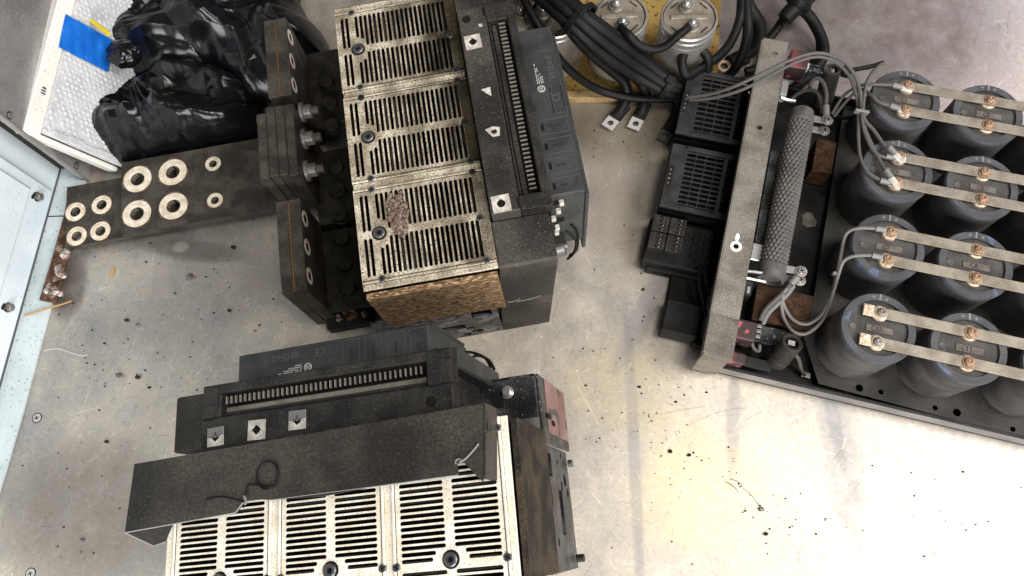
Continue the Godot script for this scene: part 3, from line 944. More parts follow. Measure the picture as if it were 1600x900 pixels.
func ring(parent: Node, at: Vector3, r1: float, r0: float) -> void:
	var m := Mb.new()
	m.lathe(at, [Vector2(r1, -0.0002), Vector2(r1 * 0.99, 0.0004), Vector2(r1 * 0.72, 0.0005), Vector2(r1 * 0.70, 0.0012), Vector2(r0 * 1.12, 0.0012), Vector2(r0, 0.0004), Vector2(r0, -0.010)], 32)
	put("bare_ring", m, M.ring, parent)
	var h := Mb.new()
	var n := 40
	for i in n:
		var a0 := TAU * i / n
		var a1 := TAU * (i + 1) / n
		var w0 := r1 * (1.07 + 0.05 * sin(a0 * 3.0 + at.x * 90.0) + 0.03 * sin(a0 * 7.0 + at.z * 70.0))
		var w1 := r1 * (1.07 + 0.05 * sin(a1 * 3.0 + at.x * 90.0) + 0.03 * sin(a1 * 7.0 + at.z * 70.0))
		var c0 := Vector3(cos(a0), 0, -sin(a0))
		var c1 := Vector3(cos(a1), 0, -sin(a1))
		var up := Vector3(0, 0.00015, 0)
		h.quad(at + c0 * r1 * 0.95 + up, at + c0 * w0 + up, at + c1 * w1 + up, at + c1 * r1 * 0.95 + up)
	put("rust_halo", h, M.halo, parent)


# ---------------------------------------------------------------- capacitor bank
func capacitor(b: Node3D, x: float, z: float, text: String) -> void:
	var R := 0.0437
	var y0 := 0.021
	var top := 0.118
	var c := Mb.new()
	c.lathe(Vector3(x, 0, z), [Vector2(R * 0.985, y0), Vector2(R, y0 + 0.003), Vector2(R, top - 0.011)], 48)
	var can := put("capacitor", c, M.can, b)
	if text:
		can.set_meta("label", "dusty black capacitor can marked %s" % text)
	var r := Mb.new()
	r.lathe(Vector3(x, 0, z), [Vector2(R, top - 0.011), Vector2(R * 1.012, top - 0.008), Vector2(R * 1.012, top - 0.003), Vector2(R * 0.975, top), Vector2(R * 0.79, top), Vector2(R * 0.775, top - 0.003)], 48)
	put("rim", r, M.rim, can)
	var l := Mb.new()
	l.lathe(Vector3(x, 0, z), [Vector2(R * 0.78, top - 0.0032), Vector2(0, top - 0.0032)], 36)
	put("lid", l, M.lid, can)
	var d := Mb.new()
	d.lathe(Vector3(x - 0.029, top - 0.0033, z + 0.003), [Vector2(0.0042, 0), Vector2(0.0040, 0.0012), Vector2(0.003, 0.0014), Vector2(0, 0.0009)], 16)
	put("vent_plug", d, M.can, can)
	for s: float in [-1.0, 1.0]:
		var w := Mb.new()
		w.lathe(Vector3(x, top - 0.0033, z + s * 0.0186), [Vector2(0.0098, 0), Vector2(0.0098, 0.0022), Vector2(0.0075, 0.0030), Vector2(0, 0.0030)], 20)
		put("terminal_pad", w, M.strap_end, can)
	boxed("name_plate", Vector3(x + 0.002, top - 0.0027, z + 0.001), Vector3(0.031, 0.0012, 0.0085), M.plate_tag, can, 0.0003)
	if text:
		words(text, 0.0055, Vector3(x - 0.001, top - 0.0020, z + 0.001), Vector3.RIGHT, Vector3.FORWARD, M.ink, "plate_text", can)
	# the moulded stripe and two plus signs on the rim's far side
	var k := Mb.new()
	var zz := z - R * 0.885
	k.box(Vector3(x - 0.002, top + 0.0001, zz), Vector3(0.0022, 0.0004, 0.0082))
	for s: float in [-1.0, 1.0]:
		k.box(Vector3(x - 0.002 + s * 0.0075, top + 0.0001, zz + 0.001), Vector3(0.0044, 0.0003, 0.0010))
		k.box(Vector3(x - 0.002 + s * 0.0075, top + 0.00012, zz + 0.001), Vector3(0.0010, 0.0003, 0.0044))
	put("polarity_mark", k, M.ferrule, can)


func strap_nut(b: Node3D, x: float, z: float, y: float, clean: bool) -> void:
	var m := Mb.new()
	m.lathe(Vector3(x, y, z), [Vector2(0.0076, 0), Vector2(0.0076, 0.0009), Vector2(0.0072, 0.0012), Vector2(0, 0.0012)], 18)
	var w := put("washer", m, M.strap_end if clean else M.rusty_nut, b)
	var h := Mb.new()
	h.x = Transform3D(Basis(Vector3.UP, rng.randf()), Vector3(x, y + 0.0012, z))
	h.lathe(Vector3.ZERO, [Vector2(0.0058, 0), Vector2(0.0058, 0.0016), Vector2(0.0048, 0.0030), Vector2(0.0036, 0.0034), Vector2(0.0034, 0.0040), Vector2(0.0028, 0.0044), Vector2(0.0016, 0.0044), Vector2(0.0015, 0.0030), Vector2(0, 0.0028)], 12)
	put("nut", h, M.bolt if clean else M.rusty_nut, b)


func bank(b: Node3D) -> void:
	var xs := [0.1755, 0.278, 0.3805, 0.483]
	var zs := [-0.3907, -0.284, -0.1772, -0.0704]
	var names := [["C1", "C2", "C3"], ["C6", "C5", "C4"], ["C7", "C8", "C9"], ["C12", "C11", "C10"]]
	# tray: floor sheet, walls with a rolled top edge
	boxed("tray_floor", Vector3(0.265, 0.004, -0.217), Vector3(0.53, 0.004, 0.434), M.tray, b, 0.0)
	boxed("tray_wall", Vector3(0.265, 0.0185, -0.0015), Vector3(0.54, 0.033, 0.003), M.tray_wall, b, 0.001)
	boxed("tray_wall", Vector3(0.265, 0.0185, -0.4345), Vector3(0.54, 0.033, 0.003), M.tray, b, 0.001)
	boxed("tray_wall", Vector3(-0.0035, 0.047, -0.216), Vector3(0.003, 0.09, 0.428), M.tray, b, 0.001)
	boxed("tray_wall", Vector3(0.5335, 0.0185, -0.218), Vector3(0.003, 0.033, 0.43), M.tray, b, 0.001)
	boxed("tray_lip", Vector3(0.265, 0.0345, -0.0015), Vector3(0.54, 0.002, 0.0042), M.tray, b, 0.0006)
	# the plate the capacitors stand on, with bolt holes along the front
	var base := CSGPolygon3D.new()
	base.name = "mounting_plate"
	base.polygon = PackedVector2Array([Vector2(0.1436, -0.0119), Vector2(0.1168, -0.0697), Vector2(0.1214, -0.0789), Vector2(0.125, -0.43), Vector2(0.51, -0.43), Vector2(0.3964, -0.0002) + Vector2(0.11, 0.0)])
	base.depth = 0.003
	base.transform = Transform3D(Basis(Vector3.RIGHT, PI / 2), Vector3(0, 0.0205, 0))
	base.material = M.plate_dark
	for p: Vector3 in [Vector3(0.1940, 0.0200, -0.0186), Vector3(0.2210, 0.0200, -0.0202), Vector3(0.2878, 0.0200, -0.0158), Vector3(0.3142, 0.0200, -0.0165), Vector3(0.3812, 0.0200, -0.0119)]:
		var k := CSGCylinder3D.new()
		k.name = "hole"
		k.radius = 0.0035 if int(p.x * 1000) % 2 else 0.0052
		k.height = 0.02
		k.rotation.x = PI / 2
		k.position = Vector3(p.x, p.z, 0.0)
		k.operation = CSGShape3D.OPERATION_SUBTRACTION
		k.material = M.plate_dark
		base.add_child(k, true)
	b.add_child(base, true)
	for i in 4:
		for j in 3:
			capacitor(b, xs[j], zs[i], names[i][j])
		# two straps along the row
		for s: float in [-1.0, 1.0]:
			var z: float = zs[i] + s * 0.0186
			var bare := i == 3
			var m := Mb.new()
			var xa: float = xs[0] - (0.013 if bare else 0.0055)
			m.box(Vector3((xa + 0.50) / 2, 0.1196, z), Vector3(0.50 - xa, 0.0020, 0.0135), 0.0004)
			var st := put("bus_strap", m, M.strap, b)
			if bare:
				boxed("bare_end", Vector3(xs[0] - 0.0145, 0.1200, z), Vector3(0.0125, 0.0030, 0.0142), M.strap_end, st, 0.0005)
			var e := Mb.new()
			e.lathe(Vector3(xs[0] - 0.0008, 0.1206, z + 0.002), [Vector2(0.0085, -0.002), Vector2(0.0085, 0.0001), Vector2(0, 0.0002)], 18)
			put("bare_end", e, M.strap_end, st)
			for j in 3:
				strap_nut(st, xs[j], z, 0.1206, bare and j == 0)
	# left rail: a galvanised channel across the tray's end
	var rail := holed_plate("rail", Vector3(0.0015, 0.0985, -0.2280), Vector3(0.0345, 0.003, 0.466), [[Vector3(0.0012, 0.1000, -0.3194).x, Vector3(0.0012, 0.1000, -0.3194).z, 0.0036], [Vector3(0.0037, 0.1000, -0.4384).x, Vector3(0.0037, 0.1000, -0.4384).z, 0.0036], [Vector3(-0.0011, 0.1000, -0.1429).x, Vector3(-0.0011, 0.1000, -0.1429).z, 0.0034]], M.galv, b)
	boxed("rail_lip", Vector3(-0.0165, 0.092, -0.228), Vector3(0.003, 0.015, 0.462), M.galv, rail, 0.0008)
	boxed("rail_flange", Vector3(0.0175, 0.090, -0.228), Vector3(0.002, 0.018, 0.45), M.galv, rail, 0.0008)
	boxed("rail_foot", Vector3(0.0, 0.055, 0.0035), Vector3(0.034, 0.088, 0.003), M.galv, rail, 0.001)
	boxed("rail_end", Vector3(0.0005, 0.1012, -0.022), Vector3(0.0365, 0.0020, 0.050), M.rail_end, rail, 0.0008)
	var ringm := Mb.new()
	var hp := Vector3(-0.0011, 0.1000, -0.1429)
	ringm.lathe(Vector3(hp.x, 0.1000, hp.z), [Vector2(0.0075, 0), Vector2(0.0073, 0.0004), Vector2(0.0036, 0.0004), Vector2(0.0034, -0.002)], 20)
	put("worn_ring", ringm, M.frame_paint, rail)
	var sm := Mb.new()
	sm.lump(Vector3(hp.x - 0.0005, 0.1001, hp.z - 0.013), Vector3(0.0028, 0.0003, 0.006), 4)
	put("worn_spot", sm, M.frame_paint, rail)
	# ribbed resistor tube, its end cups and clips
	var ra := Vector3(0.058, 0.072, -0.366)
	var rb := Vector3(0.053, 0.072, -0.118)
	var rm := Mb.new()
	rm.x = along(ra, rb - ra)
	var L := ra.distance_to(rb)
	var nu := 96
	var nv := 176
	var grid := []
	for j in nv + 1:
		var row := PackedVector3Array()
		for i in nu:
			var f := float(j) / nv
			var a := TAU * i / nu
			var kk := 18.0 * a / TAU
			var ring_i := f * 42.0
			var off := 0.5 * float(int(ring_i) % 2)
			var bump := pow(0.5 - 0.5 * cos(TAU * (kk + off)), 0.8) * pow(0.5 - 0.5 * cos(TAU * ring_i), 0.6)
			if f < 0.045 or f > 0.915:
				bump = 0.0
			row.push_back(Vector3(cos(a), 0, -sin(a)) * (0.0154 + 0.0026 * bump) + Vector3.UP * f * L)
		grid.push_back(row)
	for j in nv:
		for i in nu:
			var k := (i + 1) % nu
			rm.quad(grid[j][i], grid[j][k], grid[j + 1][k], grid[j + 1][i])
	var rs := put("ribbed_resistor", rm, M.resistor, b)
	var cup := Mb.new()
	cup.x = rm.x
	cup.lathe(Vector3.ZERO, [Vector2(0.010, -0.012), Vector2(0.0150, -0.008), Vector2(0.0168, 0.0), Vector2(0.0172, 0.010), Vector2(0.0156, 0.012)], 32)
	put("end_cup", cup, M.resistor, rs)
	cup = Mb.new()
	cup.x = rm.x
	cup.lathe(Vector3.ZERO, [Vector2(0.0156, L - 0.022), Vector2(0.0174, L - 0.020), Vector2(0.0174, L), Vector2(0.0140, L + 0.0005), Vector2(0.0130, L - 0.004), Vector2(0.004, L - 0.004), Vector2(0, L - 0.004)], 32)
	put("end_cup", cup, M.resistor, rs)
	for e in [[Vector3(0.0924, 0.0750, -0.3658), 0], [Vector3(0.0919, 0.0680, -0.3536), 1], [Vector3(0.0874, 0.0800, -0.1366), 0], [Vector3(0.0899, 0.0700, -0.1282), 1]]:
		var p: Vector3 = e[0]
		var cl := Mb.new()
		cl.box(p + Vector3(-0.010, -0.002, 0), Vector3(0.022, 0.0016, 0.010), 0.0005)
		put("clip_tab", cl, M.tray_wall, rs)
		var sc := Mb.new()
		sc.lathe(p, [Vector2(0.0075, -0.001), Vector2(0.0075, 0.0002), Vector2(0.0052, 0.0005), Vector2(0.0050, 0.0022), Vector2(0.0040, 0.0030), Vector2(0, 0.0032)], 20)
		put("clip_screw", sc, M.bolt, rs)
		var cr := Mb.new()
		for a in 2:
			cr.x = Transform3D(Basis(Vector3.UP, 0.4 + a * PI / 2), p + Vector3(0, 0.0032, 0))
			cr.box(Vector3.ZERO, Vector3(0.0055, 0.0005, 0.0012))
		put("cross_recess", cr, M.recess, rs)
	for e in [[Vector3(0.0184, 0.0900, -0.1165), Vector3(0.0303, 0.0850, -0.1203), Vector3(0.0469, 0.0780, -0.1241)], [Vector3(0.0215, 0.0750, -0.1137), Vector3(0.0343, 0.0720, -0.1151), Vector3(0.0477, 0.0700, -0.1163)]]:
		cable("spring_clip", e, 0.0022, M.bright, rs, 4, 8)
	cable("spring_clip", [Vector3(0.0240, 0.0850, -0.3817), Vector3(0.0336, 0.0820, -0.3815), Vector3(0.0447, 0.0780, -0.3845)], 0.0026, M.bright, rs, 4, 8)
	# things on the tray floor: brown blocks, insulating strip, brackets
	boxed("brown_block", Vector3(0.0785, 0.030, -0.094), Vector3(0.073, 0.040, 0.050), M.brown_block, b, 0.001)
	boxed("brown_block", Vector3(0.1015, 0.030, -0.326), Vector3(0.027, 0.040, 0.050), M.brown_block, b, 0.001)
	boxed("insulating_strip", Vector3(0.0330, 0.035, -0.240), Vector3(0.013, 0.055, 0.145), M.base_dark, b, 0.001)
	boxed("bright_bracket", Vector3(0.0310, 0.066, -0.155), Vector3(0.014, 0.006, 0.024), M.bright, b, 0.001)
	boxed("rail_clip", Vector3(0.028, 0.055, -0.103), Vector3(0.010, 0.030, 0.020), M.tray, b, 0.001)
	boxed("rail_clip", Vector3(0.0285, 0.0705, -0.100), Vector3(0.004, 0.001, 0.009), M.tray_wall, b, 0.0003)
	var lab := Mb.new()
	lab.prism(PackedVector2Array([Vector2(0.0948, -0.2527), Vector2(0.1011, -0.2582), Vector2(0.1074, -0.2577), Vector2(0.1100, -0.2522), Vector2(0.1159, -0.2475), Vector2(0.1144, -0.2391), Vector2(0.1043, -0.2348), Vector2(0.0968, -0.2381)]), 0.0060, 0.0066)
	put("grey_sticker", lab, M.plate_tag, b)
	# red relays at both ends of the rail, terminals and sleeves
	for e in [[Vector3(0.0335, 0.052, -0.047), Vector3(0.029, 0.034, 0.026)], [Vector3(0.0290, 0.042, -0.012), Vector3(0.026, 0.030, 0.015)], [Vector3(0.0435, 0.052, -0.461), Vector3(0.027, 0.034, 0.030)]]:
		boxed("red_insulator", e[0], e[1], M.red_glass, b, 0.002)
	boxed("terminal_strip", Vector3(0.075, 0.040, -0.054), Vector3(0.05, 0.010, 0.024), M.base_dark, b, 0.001)
	for i in 3:
		boxed("terminal_clamp", Vector3(0.053, 0.048, -0.062 + 0.007 * i), Vector3(0.008, 0.008, 0.005), M.screw, b, 0.0008)
	boxed("terminal_strip", Vector3(0.062, 0.034, -0.016), Vector3(0.036, 0.006, 0.014), M.tray, b, 0.001)
	boxed("metal_link", Vector3(0.073, 0.066, -0.448), Vector3(0.032, 0.012, 0.012), M.base, b, 0.001)
	boxed("metal_link", Vector3(0.058, 0.066, -0.450), Vector3(0.006, 0.010, 0.010), M.frame_paint, b, 0.001)
	boxed("rail_nut", Vector3(0.0255, 0.080, -0.395), Vector3(0.010, 0.020, 0.024), M.tray_wall, b, 0.0015)
	sleeve(b, Vector3(0.0910, 0.0750, -0.0424), Vector3(0.0851, 0.0300, -0.0251), 0.0135)
	sleeve(b, Vector3(0.0878, 0.0750, -0.4487), Vector3(0.0967, 0.0150, -0.4287), 0.0125)
	# louvred modules beside the rail
	for e in [[-0.420, -0.312], [-0.295, -0.196]]:
		vent_module(b, e[0], e[1])
	# terminal blocks and the dark carrier under them
	boxed("carrier", Vector3(-0.057, 0.010, -0.268), Vector3(0.094, 0.018, 0.300), M.black, b, 0.002)
	boxed("carrier", Vector3(-0.040, 0.006, -0.085), Vector3(0.054, 0.011, 0.10), M.black, b, 0.002)
	boxed("carrier_step", Vector3(-0.068, 0.019, -0.155), Vector3(0.090, 0.034, 0.066), M.black, b, 0.003)
	boxed("carrier_tail", Vector3(-0.044, 0.022, -0.053), Vector3(0.048, 0.036, 0.046), M.black, b, 0.002)
	for i in 2:
		for j in 2:
			var c := Vector3(-0.098 + 0.0235 * i, 0.042, -0.176 + 0.026 * j)
			var tb := boxed("terminal_block", c, Vector3(0.0225, 0.014, 0.0245), M.plastic, b, 0.001)
			var sl := Mb.new()
			for k in 4:
				sl.box(c + Vector3(0.003, 0.0072, -0.009 + 0.006 * k), Vector3(0.009, 0.0006, 0.0032))
			put("block_opening", sl, M.recess, tb)
			var pn := Mb.new()
			for k in 4:
				pn.box(c + Vector3(0.004, 0.0078, -0.0085 + 0.006 * k), Vector3(0.002, 0.0008, 0.0015))
			put("pin", pn, M.bolt, tb)
	var st2 := Mb.new()
	for i in 5:
		for j in 4:
			st2.box(Vector3(-0.048 + 0.0075 * i, 0.0375, -0.178 + 0.012 * j + (i % 2) * 0.004), Vector3(0.0048, 0.004, 0.0065), 0.0006)
	put("socket_rows", st2, M.black, b).set_meta("kind", "stuff")
	cable("carrier_wire", [Vector3(-0.0364, 0.0500, -0.1292), Vector3(-0.0333, 0.0550, -0.1021), Vector3(-0.0237, 0.0550, -0.0771), Vector3(-0.0139, 0.0500, -0.0558)], 0.0022, M.rubber, b)
	cable("carrier_wire", [Vector3(-0.0323, 0.0500, -0.1301), Vector3(-0.0250, 0.0550, -0.1078), Vector3(-0.0163, 0.0500, -0.0878)], 0.0022, M.rubber, b)
	boxed("carrier_latch", Vector3(-0.0165, 0.0120, -0.0321), Vector3(0.014, 0.020, 0.012), M.black, b, 0.002)
	bank_wires(b)


func sleeve(b: Node3D, a: Vector3, c: Vector3, r: float) -> void:
	var m := Mb.new()
	m.x = along(c, a - c)
	var L := a.distance_to(c)
	m.lathe(Vector3.ZERO, [Vector2(r * 0.9, 0), Vector2(r, 0.004), Vector2(r, L * 0.25), Vector2(r * 1.05, L * 0.27), Vector2(r, L * 0.3), Vector2(r, L), Vector2(r * 0.9, L + 0.001), Vector2(r * 0.66, L), Vector2(r * 0.62, L - 0.012), Vector2(0, L - 0.012)], 28)
	var s := put("cable_sleeve", m, M.cover, b)
	boxed("lug_tongue", a + Vector3(0, -0.004, 0), Vector3(0.009, 0.002, 0.007), M.bolt, s, 0.0004)


func vent_module(b: Node3D, z0: float, z1: float) -> void:
	var zc := (z0 + z1) / 2
	var h := z1 - z0
	var body := boxed("louvre_module", Vector3(-0.060, 0.028, zc), Vector3(0.090, 0.028, h), M.cavity, b, 0.0015)
	boxed("face_plate", Vector3(-0.0945, 0.057, zc), Vector3(0.0225, 0.006, h), M.vent, body, 0.0012)
	for s: float in [-1.0, 1.0]:
		boxed("face_edge", Vector3(-0.050, 0.057, zc + s * (h / 2 - 0.0035)), Vector3(0.074, 0.006, 0.007), M.vent, body, 0.001)
	boxed("face_edge", Vector3(-0.0290, 0.0575, zc), Vector3(0.006, 0.005, h - 0.014), M.vent, body, 0.001)
	var n := 12
	for i in n:
		boxed("slat", Vector3(-0.0575, 0.0575, z0 + 0.0095 + (h - 0.019) * i / (n - 1)), Vector3(0.052, 0.0028, 0.0020), M.vent, body, 0.0005)
	for i in 4:
		boxed("cross_bar", Vector3(-0.0830 + 0.0135 * i, 0.0570, zc), Vector3(0.0016, 0.0024, h - 0.014), M.vent, body, 0.0004)
	for i in 9:
		var m := Mb.new()
		m.x = Transform3D(Basis(Vector3.BACK, -0.35), Vector3(-0.0180, 0.050, z0 + 0.010 + (h - 0.02) * i / 8.0))
		m.box(Vector3.ZERO, Vector3(0.016, 0.004, 0.0055), 0.0012)
		put("cooling_fin", m, M.black, body)
	var p := boxed("plug_socket", Vector3(-0.1015, 0.060, zc + 0.004), Vector3(0.010, 0.006, 0.032), M.black, body, 0.001)
	for i in 4:
		boxed("pin", Vector3(-0.1005, 0.0634, zc - 0.006 + 0.007 * i), Vector3(0.0022, 0.001, 0.0022), M.bolt, p, 0.0)


func lug_on(b: Node3D, at: Vector3, from: Vector3, clean: bool) -> void:
	# crimped ring lug between a wire end and a strap end
	var d := (at - from).normalized()
	var m := Mb.new()
	m.tube(PackedVector3Array([from, from + d * 0.012]), 0.0038, 12)
	put("crimp_sleeve", m, M.ferrule, b)
	var t := Mb.new()
	t.x = Transform3D(Basis(Vector3.UP, atan2(-d.z, d.x)), from + d * 0.014)
	t.box(Vector3(0.004, -0.001, 0), Vector3(0.014, 0.0018, 0.0085), 0.0005)
	put("ring_lug", t, M.strap_end if clean else M.bare, b)


func bank_wires(b: Node3D) -> void:
	var r := 0.0023
	# the pair that arcs from the upper louvre module over the rail to the tie
	var pale := [[Vector3(-0.0990, 0.0750, -0.3613), Vector3(-0.0710, 0.0950, -0.3596), Vector3(-0.0417, 0.1180, -0.3640), Vector3(-0.0067, 0.1350, -0.3842), Vector3(0.0255, 0.1420, -0.4063), Vector3(0.0527, 0.1420, -0.4192), Vector3(0.0799, 0.1400, -0.4173), Vector3(0.0995, 0.1350, -0.4050), Vector3(0.1128, 0.1300, -0.3835), Vector3(0.1202, 0.1250, -0.3570), Vector3(0.1264, 0.1220, -0.3331), Vector3(0.1380, 0.1220, -0.3090), Vector3(0.1487, 0.1220, -0.2982), Vector3(0.1583, 0.1220, -0.2966)],
		[Vector3(-0.0956, 0.0720, -0.3598), Vector3(-0.0653, 0.0900, -0.3579), Vector3(-0.0319, 0.1120, -0.3641), Vector3(0.0027, 0.1300, -0.3857), Vector3(0.0310, 0.1380, -0.4053), Vector3(0.0543, 0.1380, -0.4164), Vector3(0.0761, 0.1350, -0.4151), Vector3(0.0957, 0.1300, -0.4037), Vector3(0.1086, 0.1260, -0.3833), Vector3(0.1176, 0.1200, -0.3596), Vector3(0.1230, 0.1180, -0.3203), Vector3(0.1279, 0.1200, -0.2918), Vector3(0.1382, 0.1220, -0.2716), Vector3(0.1541, 0.1220, -0.2633)]]
	for p in pale:
		cable("grey_lead", p, r, M.wire, b, 6)
	cable("grey_lead", [Vector3(0.1439, 0.1100, -0.4464), Vector3(0.1302, 0.1220, -0.4227), Vector3(0.1210, 0.1280, -0.3966), Vector3(0.1203, 0.1280, -0.3668), Vector3(0.1250, 0.1240, -0.3461), Vector3(0.1403, 0.1220, -0.3314), Vector3(0.1574, 0.1230, -0.3090), Vector3(0.1633, 0.1240, -0.3023)], r, M.wire, b, 6)
	cable("grey_lead", [Vector3(0.1439, 0.1100, -0.4464), Vector3(0.1282, 0.1100, -0.4369), Vector3(0.1123, 0.1100, -0.4294), Vector3(0.0969, 0.1080, -0.4233)], 0.0030, M.rubber, b, 6)
	cable("grey_lead", [Vector3(0.1216, 0.1200, -0.3604), Vector3(0.1274, 0.1200, -0.3384), Vector3(0.1346, 0.1210, -0.3211), Vector3(0.1455, 0.1210, -0.3018), Vector3(0.1549, 0.1220, -0.2847), Vector3(0.1601, 0.1230, -0.2761)], r, M.wire, b, 6)
	cable("grey_lead", [Vector3(0.0982, 0.0700, -0.3805), Vector3(0.1046, 0.0900, -0.3980), Vector3(0.1161, 0.1080, -0.4029), Vector3(0.1284, 0.1200, -0.4016), Vector3(0.1558, 0.1220, -0.4052)], r, M.wire, b, 6)
	cable("grey_lead", [Vector3(0.1012, 0.0700, -0.3770), Vector3(0.1110, 0.0900, -0.3943), Vector3(0.1215, 0.1050, -0.4020), Vector3(0.1301, 0.1200, -0.3860), Vector3(0.1419, 0.1220, -0.3754), Vector3(0.1551, 0.1220, -0.3734)], r, M.wire, b, 6)
	lug_on(b, Vector3(0.1697, 0.1220, -0.4042), Vector3(0.1558, 0.1220, -0.4052), false)
	lug_on(b, Vector3(0.1698, 0.1220, -0.3708), Vector3(0.1559, 0.1220, -0.3736), false)
	lug_on(b, Vector3(0.1723, 0.1220, -0.2989), Vector3(0.1582, 0.1220, -0.2985), false)
	lug_on(b, Vector3(0.1729, 0.1220, -0.2621), Vector3(0.1549, 0.1220, -0.2626), false)
	lug_on(b, Vector3(0.1723, 0.1260, -0.2976), Vector3(0.1587, 0.1280, -0.3084), false)
	lug_on(b, Vector3(0.1722, 0.1260, -0.2608), Vector3(0.1586, 0.1270, -0.2755), false)
	# leads of the lower row that drop past the tray's end
	cable("grey_lead", [Vector3(0.1568, 0.1220, -0.1957), Vector3(0.1370, 0.1180, -0.1928), Vector3(0.1267, 0.1100, -0.1858), Vector3(0.1271, 0.1000, -0.1669), Vector3(0.1281, 0.0900, -0.1417), Vector3(0.1293, 0.0750, -0.1164), Vector3(0.1259, 0.0600, -0.0939), Vector3(0.1111, 0.0550, -0.0777), Vector3(0.0932, 0.0550, -0.0786), Vector3(0.0786, 0.0600, -0.0913), Vector3(0.0714, 0.0680, -0.1030), Vector3(0.0748, 0.0740, -0.1125)], r, M.wire_pale, b, 6)
	cable("grey_lead", [Vector3(0.1563, 0.1220, -0.1591), Vector3(0.1376, 0.1180, -0.1554), Vector3(0.1281, 0.1100, -0.1492), Vector3(0.1271, 0.1000, -0.1353), Vector3(0.1296, 0.0800, -0.1192), Vector3(0.1289, 0.0600, -0.0893), Vector3(0.1135, 0.0520, -0.0668), Vector3(0.0961, 0.0520, -0.0643), Vector3(0.0820, 0.0560, -0.0756), Vector3(0.0740, 0.0620, -0.0913), Vector3(0.0723, 0.0700, -0.1043)], r, M.wire_pale, b, 6)
	lug_on(b, Vector3(0.1705, 0.1220, -0.1963), Vector3(0.1568, 0.1220, -0.1957), false)
	lug_on(b, Vector3(0.1714, 0.1220, -0.1592), Vector3(0.1563, 0.1220, -0.1591), false)
	boxed("cable_tie", Vector3(0.1249, 0.0970, -0.1358), Vector3(0.009, 0.008, 0.004), M.ferrule, b, 0.001)
	boxed("cable_tie", Vector3(0.1208, 0.1240, -0.3548), Vector3(0.018, 0.009, 0.004), M.wire_pale, b, 0.001)
	# leads from the resistor's clips
	cable("grey_lead", [Vector3(0.0783, 0.0750, -0.1201), Vector3(0.0732, 0.0700, -0.1090), Vector3(0.0635, 0.0660, -0.0946), Vector3(0.0551, 0.0620, -0.0814), Vector3(0.0523, 0.0550, -0.0687)], 0.0034, M.wire, b, 6)
	cable("grey_lead", [Vector3(0.0831, 0.0700, -0.1194), Vector3(0.0779, 0.0660, -0.1070), Vector3(0.0682, 0.0620, -0.0917), Vector3(0.0599, 0.0580, -0.0785), Vector3(0.0573, 0.0500, -0.0660)], 0.0030, M.wire_pale, b, 6)
	var m := Mb.new()
	m.tube(PackedVector3Array([Vector3(0.0837, 0.0800, -0.1285), Vector3(0.0782, 0.0760, -0.1188)]), 0.0052, 12)
	put("crimp_sleeve", m, M.ferrule, b)
	m = Mb.new()
	m.tube(PackedVector3Array([Vector3(0.0892, 0.0780, -0.3694), Vector3(0.0863, 0.0780, -0.3853)]), 0.0048, 12)
	put("crimp_sleeve", m, M.ferrule, b)
	cable("grey_lead", [Vector3(0.0863, 0.0780, -0.3853), Vector3(0.0834, 0.0820, -0.4038), Vector3(0.0761, 0.0820, -0.4201), Vector3(0.0673, 0.0800, -0.4259), Vector3(0.0637, 0.0700, -0.4234), Vector3(0.0657, 0.0550, -0.4232)], 0.0028, M.wire, b, 6)
	cable("grey_lead", [Vector3(0.0847, 0.0700, -0.3775), Vector3(0.0810, 0.0720, -0.3942), Vector3(0.0733, 0.0700, -0.4106), Vector3(0.0630, 0.0600, -0.4182), Vector3(0.0513, 0.0500, -0.4147), Vector3(0.0427, 0.0450, -0.4031)], 0.0026, M.wire, b, 6)
	cable("black_lead", [Vector3(0.1037, 0.0600, -0.3838), Vector3(0.1211, 0.0500, -0.3917), Vector3(0.1394, 0.0450, -0.4009), Vector3(0.1446, 0.0400, -0.4094)], 0.0030, M.rubber, b, 6)
	cable("grey_lead", [Vector3(0.0992, 0.0550, -0.0366), Vector3(0.1106, 0.0400, -0.0326), Vector3(0.1208, 0.0200, -0.0256), Vector3(0.1281, 0.0140, -0.0216)], 0.0026, M.wire, b, 6)
	boxed("loose_lug", Vector3(0.1294, 0.0120, -0.0224), Vector3(0.012, 0.003, 0.008), M.bolt, b, 0.0006)
	cable("grey_lead", [Vector3(0.0475, 0.0450, -0.0420), Vector3(0.0532, 0.0400, -0.0341), Vector3(0.0601, 0.0400, -0.0323), Vector3(0.0585, 0.0450, -0.0395)], 0.0024, M.wire, b, 6)
	boxed("lead_plug", Vector3(0.0991, 0.1060, -0.4252), Vector3(0.012, 0.012, 0.014), M.black, b, 0.002)


